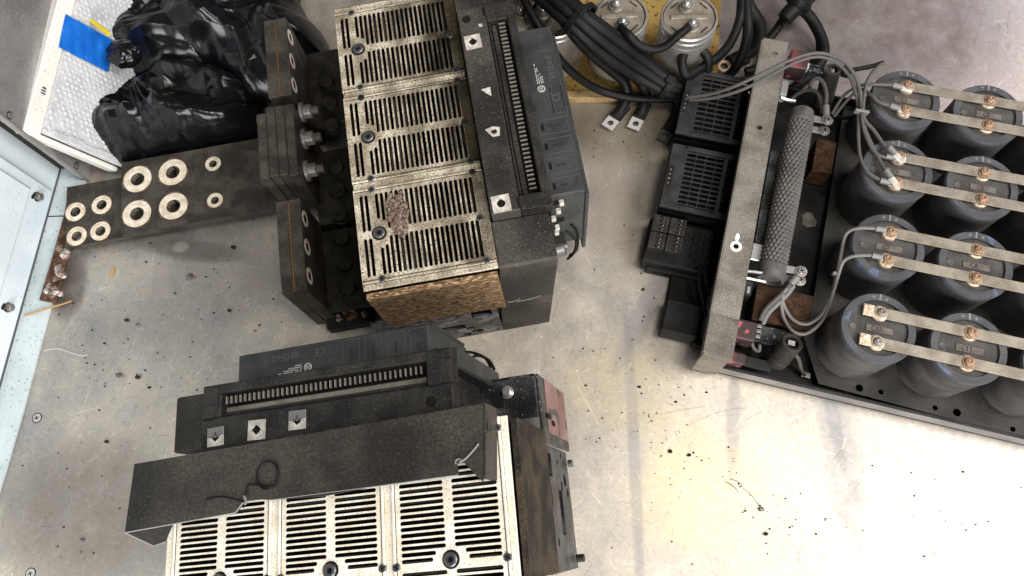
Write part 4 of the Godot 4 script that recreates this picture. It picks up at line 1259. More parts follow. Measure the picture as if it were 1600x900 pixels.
# ---------------------------------------------------------------- silver capacitors on the yellow board
func silver_can(label: String, p: Vector3) -> Node3D:
	var t := thing("silver_capacitor", label, "capacitor", Transform3D(Basis(), Vector3(p.x, 0.0125, p.z)), "silver capacitors standing on the yellow board")
	var R := 0.0395
	var H := 0.1075
	var m := Mb.new()
	m.lathe(Vector3.ZERO, [Vector2(0, 0), Vector2(R * 0.93, 0), Vector2(R, 0.008), Vector2(R, H - 0.024), Vector2(R * 0.985, H - 0.022), Vector2(R * 0.985, H - 0.019), Vector2(R, H - 0.017), Vector2(R, H - 0.013), Vector2(R * 0.97, H - 0.011), Vector2(R * 0.97, H - 0.008), Vector2(R * 1.01, H - 0.006), Vector2(R * 1.01, H - 0.002), Vector2(R * 0.97, H), Vector2(R * 0.93, H), Vector2(R * 0.92, H - 0.004)], 48)
	put("can", m, M.alu, t)
	var l := Mb.new()
	l.lathe(Vector3.ZERO, [Vector2(R * 0.90, H - 0.004), Vector2(R * 0.89, H - 0.0025), Vector2(0, H - 0.0025)], 40)
	put("lid", l, M.alu_lid, t)
	var g := Mb.new()
	g.lathe(Vector3.ZERO, [Vector2(R * 0.925, H - 0.0030), Vector2(R * 0.89, H - 0.0030)], 40)
	put("gasket", g, M.recess, t)
	boxed("lid_rib", Vector3(0, H - 0.0015, 0.0), Vector3(0.052, 0.003, 0.0075), M.alu_lid, t, 0.0012)
	for s: float in [-1.0, 1.0]:
		var at := Vector3(0.004 * s, H - 0.0025, s * 0.0155)
		var w := Mb.new()
		w.lathe(at, [Vector2(0.0105, 0), Vector2(0.0105, 0.002), Vector2(0.0085, 0.004), Vector2(0, 0.004)], 24)
		put("terminal_boss", w, M.alu_lid, t)
		hex_bolt("terminal_nut", Transform3D(Basis(Vector3.UP, 0.3 * s), at + Vector3(0, 0.004, 0)), 0.0072, 0.006, M.bolt, t, 0.0012)
		stud("stud", Transform3D(Basis(), at + Vector3(0, 0.010, 0)), 0.0036, 0.007, M.bright, t)
	for k in 4:
		var a := PI / 4 + k * PI / 2
		var q := Mb.new()
		q.x = Transform3D(Basis(Vector3.UP, -a - PI / 2), Vector3(cos(a), 0, sin(a)) * R * 0.72 + Vector3(0, H - 0.0022, 0))
		q.box(Vector3.ZERO, Vector3(0.014, 0.0012, 0.0016), 0.0004)
		put("lid_groove", q, M.recess, t)
	return t


func lugged(called: String, label: String, pts: Array, r: float, lug: Material, hole_r := 0.0048, group := "") -> Node3D:
	var t := thing(called, label, "cable", Transform3D(), group)
	var path := curve(pts, 8)
	var m := Mb.new()
	m.tube(path, r, 14)
	put("cable_jacket", m, M.rubber, t)
	var e: Vector3 = path[-1]
	var d := (path[-1] - path[-3])
	d.y = 0.0
	d = d.normalized()
	var s := Mb.new()
	s.tube(PackedVector3Array([e - d * 0.026, e - d * 0.004, e + d * 0.002]), r * 1.22, 14)
	put("shrink_sleeve", s, M.black, t)
	var k := Mb.new()
	k.x = Transform3D(Basis(d.cross(Vector3.UP), Vector3.UP, -d), e + d * 0.012 + Vector3(0, 0.001, 0))
	if lug == M.copper_lug:
		k.lathe(Vector3.ZERO, [Vector2(0.0105, -0.0015), Vector2(0.0105, 0.0012), Vector2(0.0098, 0.0018), Vector2(0.0068, 0.0018), Vector2(0.0062, 0.0012), Vector2(0.0062, -0.0015)], 28)
		put("cable_lug", k, lug, t)
		return t
	k.slot_cell(-0.0093, 0.0093, -0.0093, 0.0093, 0, -0.0002, 0.0002, hole_r, 0.0012, 0.0024, 7)
	k.quad(Vector3(-0.0093, 0.0012, 0.0093), Vector3(-0.0093, -0.0012, 0.0093), Vector3(0.0093, -0.0012, 0.0093), Vector3(0.0093, 0.0012, 0.0093))
	k.quad(Vector3(0.0093, 0.0012, -0.0093), Vector3(0.0093, -0.0012, -0.0093), Vector3(-0.0093, -0.0012, -0.0093), Vector3(-0.0093, 0.0012, -0.0093))
	k.quad(Vector3(0.0093, 0.0012, 0.0093), Vector3(0.0093, -0.0012, 0.0093), Vector3(0.0093, -0.0012, -0.0093), Vector3(0.0093, 0.0012, -0.0093))
	k.quad(Vector3(-0.0093, 0.0012, -0.0093), Vector3(-0.0093, -0.0012, -0.0093), Vector3(-0.0093, -0.0012, 0.0093), Vector3(-0.0093, 0.0012, 0.0093))
	put("cable_lug", k, lug, t)
	return t


func plain_cable(label: String, pts: Array, r: float, group := "") -> MeshInstance3D:
	var m := Mb.new()
	m.tube(curve(pts, 8), r, 14)
	var o := put("black_cable", m, M.rubber)
	tag(o, label, "cable", group)
	return o


# ---------------------------------------------------------------- floor
func floor_maps() -> Array:
	# 2.0 x 1.5 m of worn aluminium sheet, about a millimetre a pixel: colour and roughness
	var W := 2048
	var H := 1536
	var a := noise_bytes(101, 0.0035, W, H, 4)
	var b := noise_bytes(102, 0.02, W, H, 4)
	var c := noise_bytes(103, 0.10, W, H, 3)
	var g := RandomNumberGenerator.new()
	g.seed = 77
	var col := PackedByteArray()
	var rgh := PackedByteArray()
	col.resize(W * H * 3)
	rgh.resize(W * H)
	var i := 0
	for y in H:
		for x in W:
			var t := (a[i] - 128) / 128.0
			var u := (b[i] - 128) / 128.0
			var w := (c[i] - 128) / 128.0
			var gr := g.randf() - 0.5
			var st := (b[(y / 24 * 7 % H) * W + x] - 128) / 128.0
			var k := 1.0 + t * 0.12 + u * 0.06 + w * 0.035 + gr * 0.10 + st * 0.06
			var warm := clampf(u * 0.5 + t * 0.5, -1, 1) * 5.0
			col[i * 3] = clampi(int(183 * k + warm), 0, 255)
			col[i * 3 + 1] = clampi(int(176 * k + warm * 0.3), 0, 255)
			col[i * 3 + 2] = clampi(int(167 * k - warm), 0, 255)
			rgh[i] = clampi(int(126 + t * 14 + u * 10 - w * 8 + gr * 14 + st * 10), 20, 250)
			i += 1
	var px := W / 2.0
	# soft smears and tone patches, some of them glare and dimness painted in: [x, z, half width, half length, turn, colour, strength, roughness change]
	var smears_and_glare := [
		[Vector3(0.3581, 0.0000, -0.1020), 0.030, 0.16, 0.03, Color(0.58, 0.585, 0.60), 0.40, 16], [Vector3(0.3549, 0.0000, -0.1515), 0.012, 0.10, 0.05, Color(0.52, 0.525, 0.54), 0.35, 14],
		[Vector3(0.0945, 0.0000, -0.1038), 0.010, 0.24, 0.0, Color(0.55, 0.55, 0.57), 0.45, 16], [Vector3(0.2255, 0.0000, -0.1360), 0.012, 0.10, -0.12, Color(0.56, 0.56, 0.58), 0.4, 14],
		[Vector3(0.1730, 0.0000, -0.0468), 0.11, 0.085, 0.3, Color(0.84, 0.77, 0.58), 0.28, -8], [Vector3(0.1531, 0.0000, -0.1117), 0.06, 0.06, 0.0, Color(0.82, 0.76, 0.60), 0.22, -6],  # warm yellow glare painted into the floor colour
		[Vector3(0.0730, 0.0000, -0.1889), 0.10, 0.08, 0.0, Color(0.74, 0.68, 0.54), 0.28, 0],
		[Vector3(-0.5992, 0.0000, -0.1973), 0.18, 0.16, 0.0, Color(0.60, 0.57, 0.54), 0.18, 10], [Vector3(-0.5060, 0.0000, -0.3377), 0.16, 0.09, 0.3, Color(0.56, 0.52, 0.49), 0.25, 10], [Vector3(-0.6419, 0.0000, -0.0245), 0.14, 0.12, 0.0, Color(0.50, 0.45, 0.41), 0.45, 10],
		[Vector3(0.4409, 0.0000, -0.7346), 0.30, 0.19, 0.0, Color(0.43, 0.395, 0.38), 0.62, 12], [Vector3(0.1094, 0.0000, -0.5899), 0.15, 0.09, 0.0, Color(0.44, 0.405, 0.35), 0.6, 12], [Vector3(0.6191, 0.0000, -0.6132), 0.11, 0.05, 0.5, Color(0.66, 0.60, 0.60), 0.30, 0],  # first two paint dimness into the floor's top, the last a pinkish tint
		[Vector3(0.0843, 0.0000, -0.4529), 0.06, 0.10, 0.0, Color(0.55, 0.50, 0.45), 0.35, 0], [Vector3(-0.5434, 0.0000, -0.3987), 0.10, 0.022, -0.15, Color(0.33, 0.31, 0.30), 0.45, 25], [Vector3(0.1219, 0.0000, -0.2962), 0.02, 0.12, -0.5, Color(0.52, 0.52, 0.54), 0.40, 10],
		[Vector3(-0.5619, 0.0000, -0.4043), 0.016, 0.011, 0.1, Color(0.78, 0.76, 0.73), 0.6, -20], [Vector3(-0.7210, 0.0000, -0.3423), 0.03, 0.06, 0.0, Color(0.26, 0.24, 0.23), 0.45, 30],
	]
	for s in smears_and_glare:
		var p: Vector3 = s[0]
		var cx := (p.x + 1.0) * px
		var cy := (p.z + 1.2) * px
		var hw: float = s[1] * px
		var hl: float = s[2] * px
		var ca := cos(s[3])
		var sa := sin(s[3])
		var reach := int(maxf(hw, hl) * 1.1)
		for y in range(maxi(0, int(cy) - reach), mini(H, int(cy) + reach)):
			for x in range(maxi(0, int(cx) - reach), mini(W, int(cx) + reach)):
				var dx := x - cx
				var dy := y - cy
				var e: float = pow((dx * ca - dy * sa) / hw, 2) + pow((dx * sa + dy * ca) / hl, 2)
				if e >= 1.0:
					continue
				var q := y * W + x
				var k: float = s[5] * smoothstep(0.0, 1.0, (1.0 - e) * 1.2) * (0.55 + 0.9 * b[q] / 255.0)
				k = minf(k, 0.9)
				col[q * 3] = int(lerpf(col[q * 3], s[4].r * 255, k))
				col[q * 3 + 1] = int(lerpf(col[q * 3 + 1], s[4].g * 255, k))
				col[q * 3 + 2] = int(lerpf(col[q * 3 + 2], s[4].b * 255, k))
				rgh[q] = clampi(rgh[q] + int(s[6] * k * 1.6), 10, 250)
	# scratches, mostly one way, and specks
	for n in 2000:
		var x := g.randf() * W
		var y := g.randf() * H
		var an := g.randfn(0.9, 0.7)
		var bend := g.randfn(0, 0.004)
		var len_ := int(absf(g.randfn(0, 22))) + 4
		var k := g.randf_range(0.10, 0.45) if g.randf() < 0.75 else -0.3
		for s in len_:
			an += bend
			x += cos(an)
			y -= sin(an)
			var xi := posmod(int(x), W)
			var yi := posmod(int(y), H)
			var q := (yi * W + xi) * 3
			for ch in 3:
				col[q + ch] = clampi(int(col[q + ch] * (1.0 + k * 0.40)), 0, 255)
			rgh[yi * W + xi] = clampi(rgh[yi * W + xi] - int(k * 60), 10, 250)
	for n in 15000:
		var x := g.randf() * W
		var y := g.randf() * H
		var an := g.randf() * TAU
		var k := g.randf_range(0.04, 0.13) * (1.0 if g.randf() < 0.7 else -1.0)
		for s in g.randi_range(5, 18):
			x += cos(an)
			y += sin(an)
			var q := posmod(int(y), H) * W + posmod(int(x), W)
			for ch in 3:
				col[q * 3 + ch] = clampi(int(col[q * 3 + ch] * (1.0 + k)), 0, 255)
			rgh[q] = clampi(rgh[q] - int(k * 50), 10, 250)
	for n in 1300:
		var x := g.randi() % W
		var y := g.randi() % H
		var near := 0.5
		var r := 1 if g.randf() < 0.88 else 2
		var dark := g.randf() < 0.22
		for yy in r:
			for xx in r:
				var q := (((y + yy) % H) * W + (x + xx) % W) * 3
				for ch in 3:
					col[q + ch] = int(col[q + ch] * 0.35) if dark else mini(255, int(col[q + ch] * 1.30))
	var ci := Image.create_from_data(W, H, false, Image.FORMAT_RGB8, col)
	var ri := Image.create_from_data(W, H, false, Image.FORMAT_L8, rgh)
	return [ImageTexture.create_from_image(ci), ImageTexture.create_from_image(ri)]


func build_floor() -> void:
	var maps := floor_maps()
	var m := StandardMaterial3D.new()
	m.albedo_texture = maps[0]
	m.roughness_texture = maps[1]
	m.roughness_texture_channel = BaseMaterial3D.TEXTURE_CHANNEL_RED
	m.roughness = 1.0
	m.metallic = 0.75
	var a := []
	a.resize(Mesh.ARRAY_MAX)
	var v := PackedVector3Array()
	var n := PackedVector3Array()
	var u := PackedVector2Array()
	for q: Vector2 in [Vector2(-3, -3.5), Vector2(3, -3.5), Vector2(3, 2.5), Vector2(-3, -3.5), Vector2(3, 2.5), Vector2(-3, 2.5)]:
		v.push_back(Vector3(q.x, 0, q.y))
		n.push_back(Vector3.UP)
		u.push_back(Vector2((q.x + 1.0) / 2.0, (q.y + 1.2) / 1.5))
	a[Mesh.ARRAY_VERTEX] = v
	a[Mesh.ARRAY_NORMAL] = n
	a[Mesh.ARRAY_TEX_UV] = u
	var am := ArrayMesh.new()
	am.add_surface_from_arrays(Mesh.PRIMITIVE_TRIANGLES, a)
	am.surface_set_material(0, m)
	put_mesh("floor", am).set_meta("kind", "structure")


# ---------------------------------------------------------------- left side: wall, sill, wrapped panel
func left_side() -> void:
	var sill := Mb.new()
	sill.prism(PackedVector2Array([Vector2(-0.7259, -0.5406), Vector2(-0.7359, -0.4088), Vector2(-0.7434, -0.3062), Vector2(-0.7521, -0.1628), Vector2(-0.7627, -0.0539), Vector2(-0.7751, 0.0601), Vector2(-0.8818, 0.0605), Vector2(-0.7986, -0.1187), Vector2(-0.7951, -0.1859), Vector2(-0.7873, -0.3140), Vector2(-0.7779, -0.4519), Vector2(-0.7723, -0.5377)]), 0.0005, 0.004)
	var so := structure("floor_sill", sill, M.sill_paint)
	# joint across the sill
	boxed("sill_joint", Vector3(-0.7609, 0.0040, -0.4571) + Vector3(0, 0.0002, 0), Vector3(0.05, 0.0006, 0.0015), M.recess, so, 0.0)
	var A := Vector3(-0.7723, 0.0000, -0.5377)
	var B := Vector3(-0.7951, 0.0000, -0.1859)
	var d := (B - A).normalized()
	# local x runs back along the wall from its far corner, z looks out into the room
	var xf := Transform3D(Basis(-d, Vector3.UP, (-d).cross(Vector3.UP)), A)
	var w := thing("blue_wall", "pale blue painted metal wall with bolts rising at the far left", "wall", xf)
	boxed("wall_sheet", Vector3(-0.55, 0.35, -0.006), Vector3(1.10, 0.70, 0.012), M.wall_paint, w, 0.001)
	boxed("raised_sheet", Vector3(-0.571, 0.356, 0.002), Vector3(1.06, 0.690, 0.006), M.wall_paint, w, 0.0025)
	boxed("inner_sheet", Vector3(-0.580, 0.380, 0.006), Vector3(1.04, 0.642, 0.005), M.wall_paint, w, 0.002)
	boxed("panel_seam", Vector3(-0.0590, 0.380, 0.0054), Vector3(0.0016, 0.644, 0.0010), M.sill_paint, w, 0.0)
	boxed("panel_seam", Vector3(-0.580, 0.0580, 0.0054), Vector3(1.04, 0.0016, 0.0010), M.sill_paint, w, 0.0)
	boxed("panel_seam", Vector3(-0.0400, 0.356, 0.0004), Vector3(0.0018, 0.690, 0.0010), M.sill_paint, w, 0.0)
	boxed("foot_gap", Vector3(-0.55, 0.0050, 0.0012), Vector3(1.1, 0.0030, 0.0014), M.foot_gap, w, 0.0)
	for p: Vector2 in [Vector2(-0.064, 0.040), Vector2(-0.235, 0.036)]:
		hex_bolt("wall_bolt", Transform3D(Basis(Vector3.RIGHT, PI / 2), Vector3(p.x, p.y, 0.0045)), 0.0058, 0.007, M.bolt, w, 0.001)
		for k in 5:
			var s := Mb.new()
			s.lump(Vector3(p.x + rng.randf_range(-0.006, 0.006), p.y + rng.randf_range(-0.003, 0.010), 0.0052), Vector3(0.0036, 0.0036, 0.0012), 300 + k)
			put("grime", s, M.soot, w)
	# the brushed dark panel beyond it
	var C := Vector3(-0.7266, 0.0000, -0.5162)
	var D := Vector3(-0.690, 0, -1.15)
	var e := (D - C).normalized()
	var xp := Transform3D(Basis(e, Vector3.UP, e.cross(Vector3.UP)), C)
	var L := D.distance_to(C)
	var pn := thing("steel_panel", "dark grey brushed steel panel with small screws along its edge", "panel", xp)
	boxed("panel_sheet", Vector3(L / 2, 0.40, -0.003), Vector3(L, 0.80, 0.010), M.steel_panel, pn, 0.002)
	boxed("panel_edge", Vector3(0.0015, 0.40, 0.0025), Vector3(0.003, 0.80, 0.002), M.tray_wall, pn, 0.0006)
	for y: float in [0.035, 0.178, 0.32]:
		var s := Mb.new()
		s.x = Transform3D(Basis(Vector3.RIGHT, PI / 2), Vector3(0.010, y, 0.002))
		s.lathe(Vector3.ZERO, [Vector2(0.0042, 0), Vector2(0.0040, 0.0012), Vector2(0.0022, 0.0018), Vector2(0, 0.0018)], 16)
		put("panel_screw", s, M.bolt, pn)
		s = Mb.new()
		s.x = Transform3D(Basis(Vector3.RIGHT, PI / 2), Vector3(0.010, y, 0.0022))
		s.lathe(Vector3.ZERO, [Vector2(0.0054, 0), Vector2(0.0054, 0.0002), Vector2(0.0042, 0.0002)], 16)
		put("screw_ring", s, M.recess, pn)
	# the bubble-wrapped panel that leans on it
	var BL := Vector3(-0.7248, 0.1500, -0.5184)
	var BR := Vector3(-0.6727, 0.0120, -0.5260)
	var TL := Vector3(-0.6939, 0.1550, -0.7283)
	var ex := (BR - BL).normalized()
	var ez := (BL - TL).normalized()
	var ey := ez.cross(ex).normalized()
	ez = ex.cross(ey).normalized()
	var xw := Transform3D(Basis(ex, ey, ez), BL)
	var wide := BL.distance_to(BR)
	var long := 0.62
	var wp := thing("wrapped_panel", "white framed panel in bubble wrap leaning in the top left corner", "panel", xw)
	boxed("frame_side", Vector3(0.012, -0.008, -long / 2), Vector3(0.024, 0.020, long), M.frame_paint, wp, 0.0015)
	boxed("frame_end", Vector3(wide / 2, -0.009, -0.003), Vector3(wide, 0.018, 0.007), M.frame_paint, wp, 0.0015)
	boxed("wrapped_core", Vector3(wide / 2 + 0.012, -0.005, -long / 2 - 0.006), Vector3(wide - 0.024, 0.012, long - 0.006), M.wrap_back, wp, 0.003)
	var bb := Mb.new()
	var step := 0.0082
	var nx := int((wide - 0.03) / step)
	for j in int((long - 0.02) / (step * 0.87)):
		for i in nx:
			var c := Vector3(0.029 + (i + 0.5 * (j % 2) + rng.randf_range(-0.13, 0.13)) * step, 0.0008, -0.014 - (j + rng.randf_range(-0.13, 0.13)) * step * 0.87)
			if c.x > wide - 0.004 or rng.randf() < 0.10:
				continue
			var r := step * rng.randf_range(0.34, 0.47)
			var hh := rng.randf_range(0.0006, 0.0022)
			bb.lathe(c, [Vector2(r, 0), Vector2(r * 0.88, hh * 0.62), Vector2(r * 0.5, hh * 0.95), Vector2(0, hh)], 9)
	put("bubbles", bb, M.bubble, wp).set_meta("kind", "stuff")
	for k in 5:
		boxed("wrap_fold", Vector3(0.05 + wide * 0.16 * k, 0.002, -0.014 - 0.002 * (k % 2)), Vector3(wide * 0.17, 0.004, 0.012), M.wrap_back, wp, 0.002)
	var la := xw.affine_inverse() * Vector3(-0.6921, 0.1500, -0.6773)
	var lb := xw.affine_inverse() * Vector3(-0.6655, 0.0900, -0.6825)
	var tp := Mb.new()
	var td := (lb - la)
	td.y = 0
	var tn := td.normalized().cross(Vector3.UP)
	for k in 16:
		var f0 := -0.08 + 1.2 * k / 16.0
		var f1 := -0.08 + 1.2 * (k + 1) / 16.0
		for j in 6:
			var g0 := -0.0255 + 0.051 * j / 6.0
			var g1 := -0.0255 + 0.051 * (j + 1) / 6.0
			var pts := []
			for q in [[f0, g0], [f0, g1], [f1, g1], [f1, g0]]:
				var p: Vector3 = la + td * q[0] + tn * q[1]
				p.y = 0.0042 + 0.0006 * sin(q[0] * 9.0 + q[1] * 60.0) + 0.0003 * sin(q[0] * 23.0 - q[1] * 90.0)
				pts.push_back(p)
			var nn: Vector3 = (pts[1] - pts[0]).cross(pts[3] - pts[0])
			if nn.y > 0:
				tp.quad(pts[0], pts[1], pts[2], pts[3])
			else:
				tp.quad(pts[3], pts[2], pts[1], pts[0])
	put("blue_tape", tp, M.tape, wp)
	var sp := Mb.new()
	for k in 3:
		sp.lump(Vector3(0.012, 0.0025, -0.062 - 0.004 * k), Vector3(0.004, 0.0008, 0.0012), 40 + k)
	put("paint_chip", sp, M.soot, wp)
	var yp := Mb.new()
	yp.x = Transform3D()
	yp.tube(curve([Vector3(-0.6775, 0.1250, -0.7145), Vector3(-0.6638, 0.1250, -0.7037), Vector3(-0.6479, 0.1250, -0.6907)], 4), 0.0032, 8)
	tag(put("yellow_strip", yp, M.yellow_plastic), "short yellow plastic strip lying by the blue tape", "strip")


# a crumpled plastic bag over an outline (seen from above), with pleats running to its neck
func bag(called: String, label: String, outline: Array, middle: Vector3, high: float, neck: Vector3, seed_: int) -> Node3D:
	var t := thing(called, label, "bag", Transform3D(Basis(), Vector3(middle.x, 0, middle.z)))
	var rid := FastNoiseLite.new()
	rid.seed = seed_
	rid.noise_type = FastNoiseLite.TYPE_SIMPLEX
	rid.fractal_type = FastNoiseLite.FRACTAL_RIDGED
	rid.fractal_octaves = 2
	rid.frequency = 1.0
	var low := FastNoiseLite.new()
	low.seed = seed_ + 3
	low.frequency = 1.0
	low.fractal_octaves = 2
	var fg := RandomNumberGenerator.new()
	fg.seed = seed_
	var folds := []
	for k in 9:
		var fa := fg.randf() * TAU
		var fq := 3.0 * pow(5.0, k / 8.0)
		folds.push_back([cos(fa) * fq, sin(fa) * fq, fg.randf(), 0.46 / fq * fg.randf_range(0.4, 1.0), fg.randf() * 60.0])
	var poly := curve(outline + [outline[0]], 10)
	var na := 420
	var ns := 140
	var border := PackedVector3Array()
	var total := poly.size() - 1
	for i in na:
		var f := float(i) / na * total
		var k := int(f)
		border.push_back(poly[k].lerp(poly[k + 1], f - k))
	var P := []
	for j in ns + 1:
		var s := float(j) / ns
		var row := PackedVector3Array()
		for i in na:
			var p := middle.lerp(border[i], s)
			p.y = 0.0
			var dn := Vector2(p.x - neck.x, p.z - neck.z)
			var r := dn.length()
			var an := dn.angle()
			var l2 := low.get_noise_2d(p.x * 8.0 + 30.0, p.z * 8.0)
			var dome := pow(1.0 - pow(s, 2.6), 0.62)
			var fold := 0.0
			for d in folds:
				var ph: float = d[0] * (p.x + 0.002 * l2) + d[1] * (p.z + 0.002 * low.get_noise_2d(p.z * 9.0, p.x * 9.0)) + d[2]
				fold += d[3] * (absf(fposmod(ph, 1.0) - 0.5) - 0.25) * smoothstep(-0.35, 0.20, low.get_noise_3d(p.x * 4.0, p.z * 4.0, d[4]))
			var w2 := rid.get_noise_3d(cos(an) * 1.6, sin(an) * 1.6, r * 0.7)
			var l := low.get_noise_2d(p.x * 6.0 + 9.0, p.z * 6.0)
			var y := high * dome * (1.0 + 0.2 * l) + dome * (0.010 * w2 * smoothstep(0.0, 0.12, r) + fold)
			y = maxf(y, 0.0) + 0.0005
			p += Vector3(low.get_noise_2d(p.z * 14, 5.0), 0, low.get_noise_2d(p.x * 14, 50.0)) * 0.010 * s
			row.push_back(Vector3(p.x - middle.x, y, p.z - middle.z))
		P.push_back(row)
	var N := []
	for j in ns + 1:
		var row := PackedVector3Array()
		for i in na:
			var a: Vector3 = P[mini(j + 1, ns)][i] - P[maxi(j - 1, 0)][i]
			var b: Vector3 = P[j][(i + 1) % na] - P[j][(i + na - 1) % na]
			var nn := a.cross(b)
			if nn.length() < 1e-12:
				nn = Vector3.UP
			nn = nn.normalized()
			row.push_back(nn if nn.y > 0 else -nn)
		N.push_back(row)
	var m := Mb.new()
	for j in ns:
		for i in na:
			var k := (i + 1) % na
			m.quad(P[j + 1][i], P[j + 1][k], P[j][k], P[j][i])
	put("bag_skin", m, M.bag, t)
	return t


func knot(parent: Node3D, at: Vector3, r: float, seed_: int) -> void:
	var rid := FastNoiseLite.new()
	rid.seed = seed_
	rid.fractal_type = FastNoiseLite.FRACTAL_RIDGED
	rid.fractal_octaves = 2
	rid.frequency = 1.0
	var m := Mb.new()
	var nu := 64
	var nv := 40
	var g := []
	for j in nv + 1:
		var row := PackedVector3Array()
		for i in nu:
			var th := PI * j / nv
			var ph := TAU * i / nu
			var d := Vector3(sin(th) * cos(ph), cos(th), -sin(th) * sin(ph))
			var k := 1.0 + 0.26 * (absf(fposmod(ph * 7.0 / TAU + th * 0.5 + 0.3 * rid.get_noise_1d(th * 2.0), 1.0) - 0.5) - 0.25) * sin(th) + 0.06 * rid.get_noise_3d(d.x * 0.6, d.y * 0.6, d.z * 0.6)
			row.push_back(at + d * r * k * Vector3(1.15, 0.85, 1.0))
		g.push_back(row)
	var nrm := []
	for j in nv + 1:
		var row := PackedVector3Array()
		for i in nu:
			var du: Vector3 = g[j][(i + 1) % nu] - g[j][(i + nu - 1) % nu]
			var dv: Vector3 = g[mini(j + 1, nv)][i] - g[maxi(j - 1, 0)][i]
			var q := du.cross(dv)
			var o: Vector3 = g[j][i] - at
			if q.length() < 1e-12:
				q = o
			q = q.normalized()
			row.push_back(q if q.dot(o) > 0 else -q)
		nrm.push_back(row)
	for j in nv:
		for i in nu:
			var k := (i + 1) % nu
			if g[j][i].distance_to(g[j][k]) > 1e-6:
				m.tri_n(g[j][i], g[j + 1][i], g[j][k], nrm[j][i], nrm[j + 1][i], nrm[j][k])
			if g[j + 1][i].distance_to(g[j + 1][k]) > 1e-6:
				m.tri_n(g[j][k], g[j + 1][i], g[j + 1][k], nrm[j][k], nrm[j + 1][i], nrm[j + 1][k])
	put("knot", m, M.bag, parent)


# ---------------------------------------------------------------- loose cover strip on the lower breaker
func loose_cover(xf: Transform3D) -> void:
	var t := thing("loose_cover", "long black broken plastic cover lying across the lower breaker's vents", "cover", xf)
	var y := 0.285
	var m := Mb.new()
	m.prism(PackedVector2Array([Vector2(0.1442, -0.3886), Vector2(0.1554, -0.0098), Vector2(0.0907, -0.0151), Vector2(0.0871, -0.0178), Vector2(0.1056, -0.0338), Vector2(0.1077, -0.0379), Vector2(0.1046, -0.0406), Vector2(0.0950, -0.0394), Vector2(0.0934, -0.1245), Vector2(0.0902, -0.1769), Vector2(0.0924, -0.2271), Vector2(0.0951, -0.2480), Vector2(0.0949, -0.2578), Vector2(0.0846, -0.2674), Vector2(0.0778, -0.3940)]), y - 0.003, y, 0.0008)
	var top := put("cover_sheet", m, M.strip, t)
	var e := Mb.new()
	# end flange on the right, back flange, and the turned-in piece below the left end
	var a := Vector3(0.1554, 0.2850, -0.0098)
	var c := Vector3(0.0890, 0.2850, -0.0152)
	var dz := Vector3(0, 0, 0.0012)
	var dn := Vector3(0, -0.034, 0)
	e.quad(a + dz, c + dz, c + dn + dz, a + dn + dz)
	e.quad(c - dz, a - dz, a + dn - dz, c + dn - dz)
	e.quad(a + dz, a - dz, c - dz, c + dz)
	e.quad(c + dz, c - dz, c + dn - dz, c + dn + dz)
	put("end_flange", e, M.strip, t)
	boxed("flange_window", (a * 0.8 + c * 0.2) + Vector3(0, -0.008, 0.0016), Vector3(0.022, 0.010, 0.0006), M.cover, t, 0.0)
	var f := Mb.new()
	var l0 := Vector3(0.0780, 0.2830, -0.3958)
	var l1 := Vector3(0.0818, 0.2830, -0.3381)
	var q0 := Vector3(0.0632, 0.2620, -0.3784)
	var q1 := Vector3(0.0662, 0.2620, -0.3641)
	f.quad(l0, q0, q1, l1)
	f.quad(l1, q1, q0, l0)
	put("turned_flange", f, M.cover, t)
	var g := Mb.new()
	g.tube(PackedVector3Array([l0, q0, q1]), 0.0007, 6)
	g.tube(PackedVector3Array([Vector3(0.0778, 0.2845, -0.3937), Vector3(0.0811, 0.2845, -0.3310), Vector3(0.0847, 0.2845, -0.2677), Vector3(0.0950, 0.2845, -0.2582)]), 0.0007, 6)
	g.tube(PackedVector3Array([Vector3(0.0925, 0.2845, -0.2274), Vector3(0.0935, 0.2845, -0.1247), Vector3(0.0950, 0.2845, -0.0396)]), 0.0006, 6)
	put("broken_edge", g, M.crack, top)
	var k := Mb.new()
	k.tube(curve([Vector3(0.1059, 0.2855, -0.0372), Vector3(0.1095, 0.2855, -0.0297), Vector3(0.1200, 0.2855, -0.0180)], 5), 0.0011, 7)
	k.tube(curve([Vector3(0.1046, 0.2855, -0.0410), Vector3(0.1074, 0.2855, -0.0408), Vector3(0.1088, 0.2855, -0.0377), Vector3(0.1066, 0.2855, -0.0335)], 5), 0.0009, 7)
	put("white_crack", k, M.ferrule, top)
	var wr := thing("ring_and_crack", "thin raised ring and crack line on the loose black cover", "wire", xf)  # the cover's faint ring and crack, built as a raised tube
	var ring := []
	for i in 17:
		var an := TAU * i / 16.0 + 2.6
		ring.push_back(Vector3(0.1160, 0.2865, -0.2321) + Vector3(cos(an) * 0.0128, 0, sin(an) * 0.0115))
	ring.append_array([Vector3(0.1091, 0.2865, -0.2509), Vector3(0.1028, 0.2865, -0.2542), Vector3(0.0971, 0.2865, -0.2562)])
	cable("raised_ring", ring, 0.0011, M.rubber, wr, 4, 7)
	cable("raised_crack", [Vector3(0.1003, 0.2865, -0.2999), Vector3(0.1014, 0.2865, -0.2869), Vector3(0.0987, 0.2865, -0.2725), Vector3(0.0935, 0.2868, -0.2558)], 0.0010, M.rubber, wr, 5, 7)
	var tf := Mb.new()
	for i in 5:
		tf.lump(Vector3(0.0953, 0.2866, -0.2560) + Vector3(rng.randf_range(-0.003, 0.003), 0.0004, rng.randf_range(-0.003, 0.003)), Vector3(0.0022, 0.0013, 0.0018), 500 + i)
	put("crack_end", tf, M.ferrule, wr)


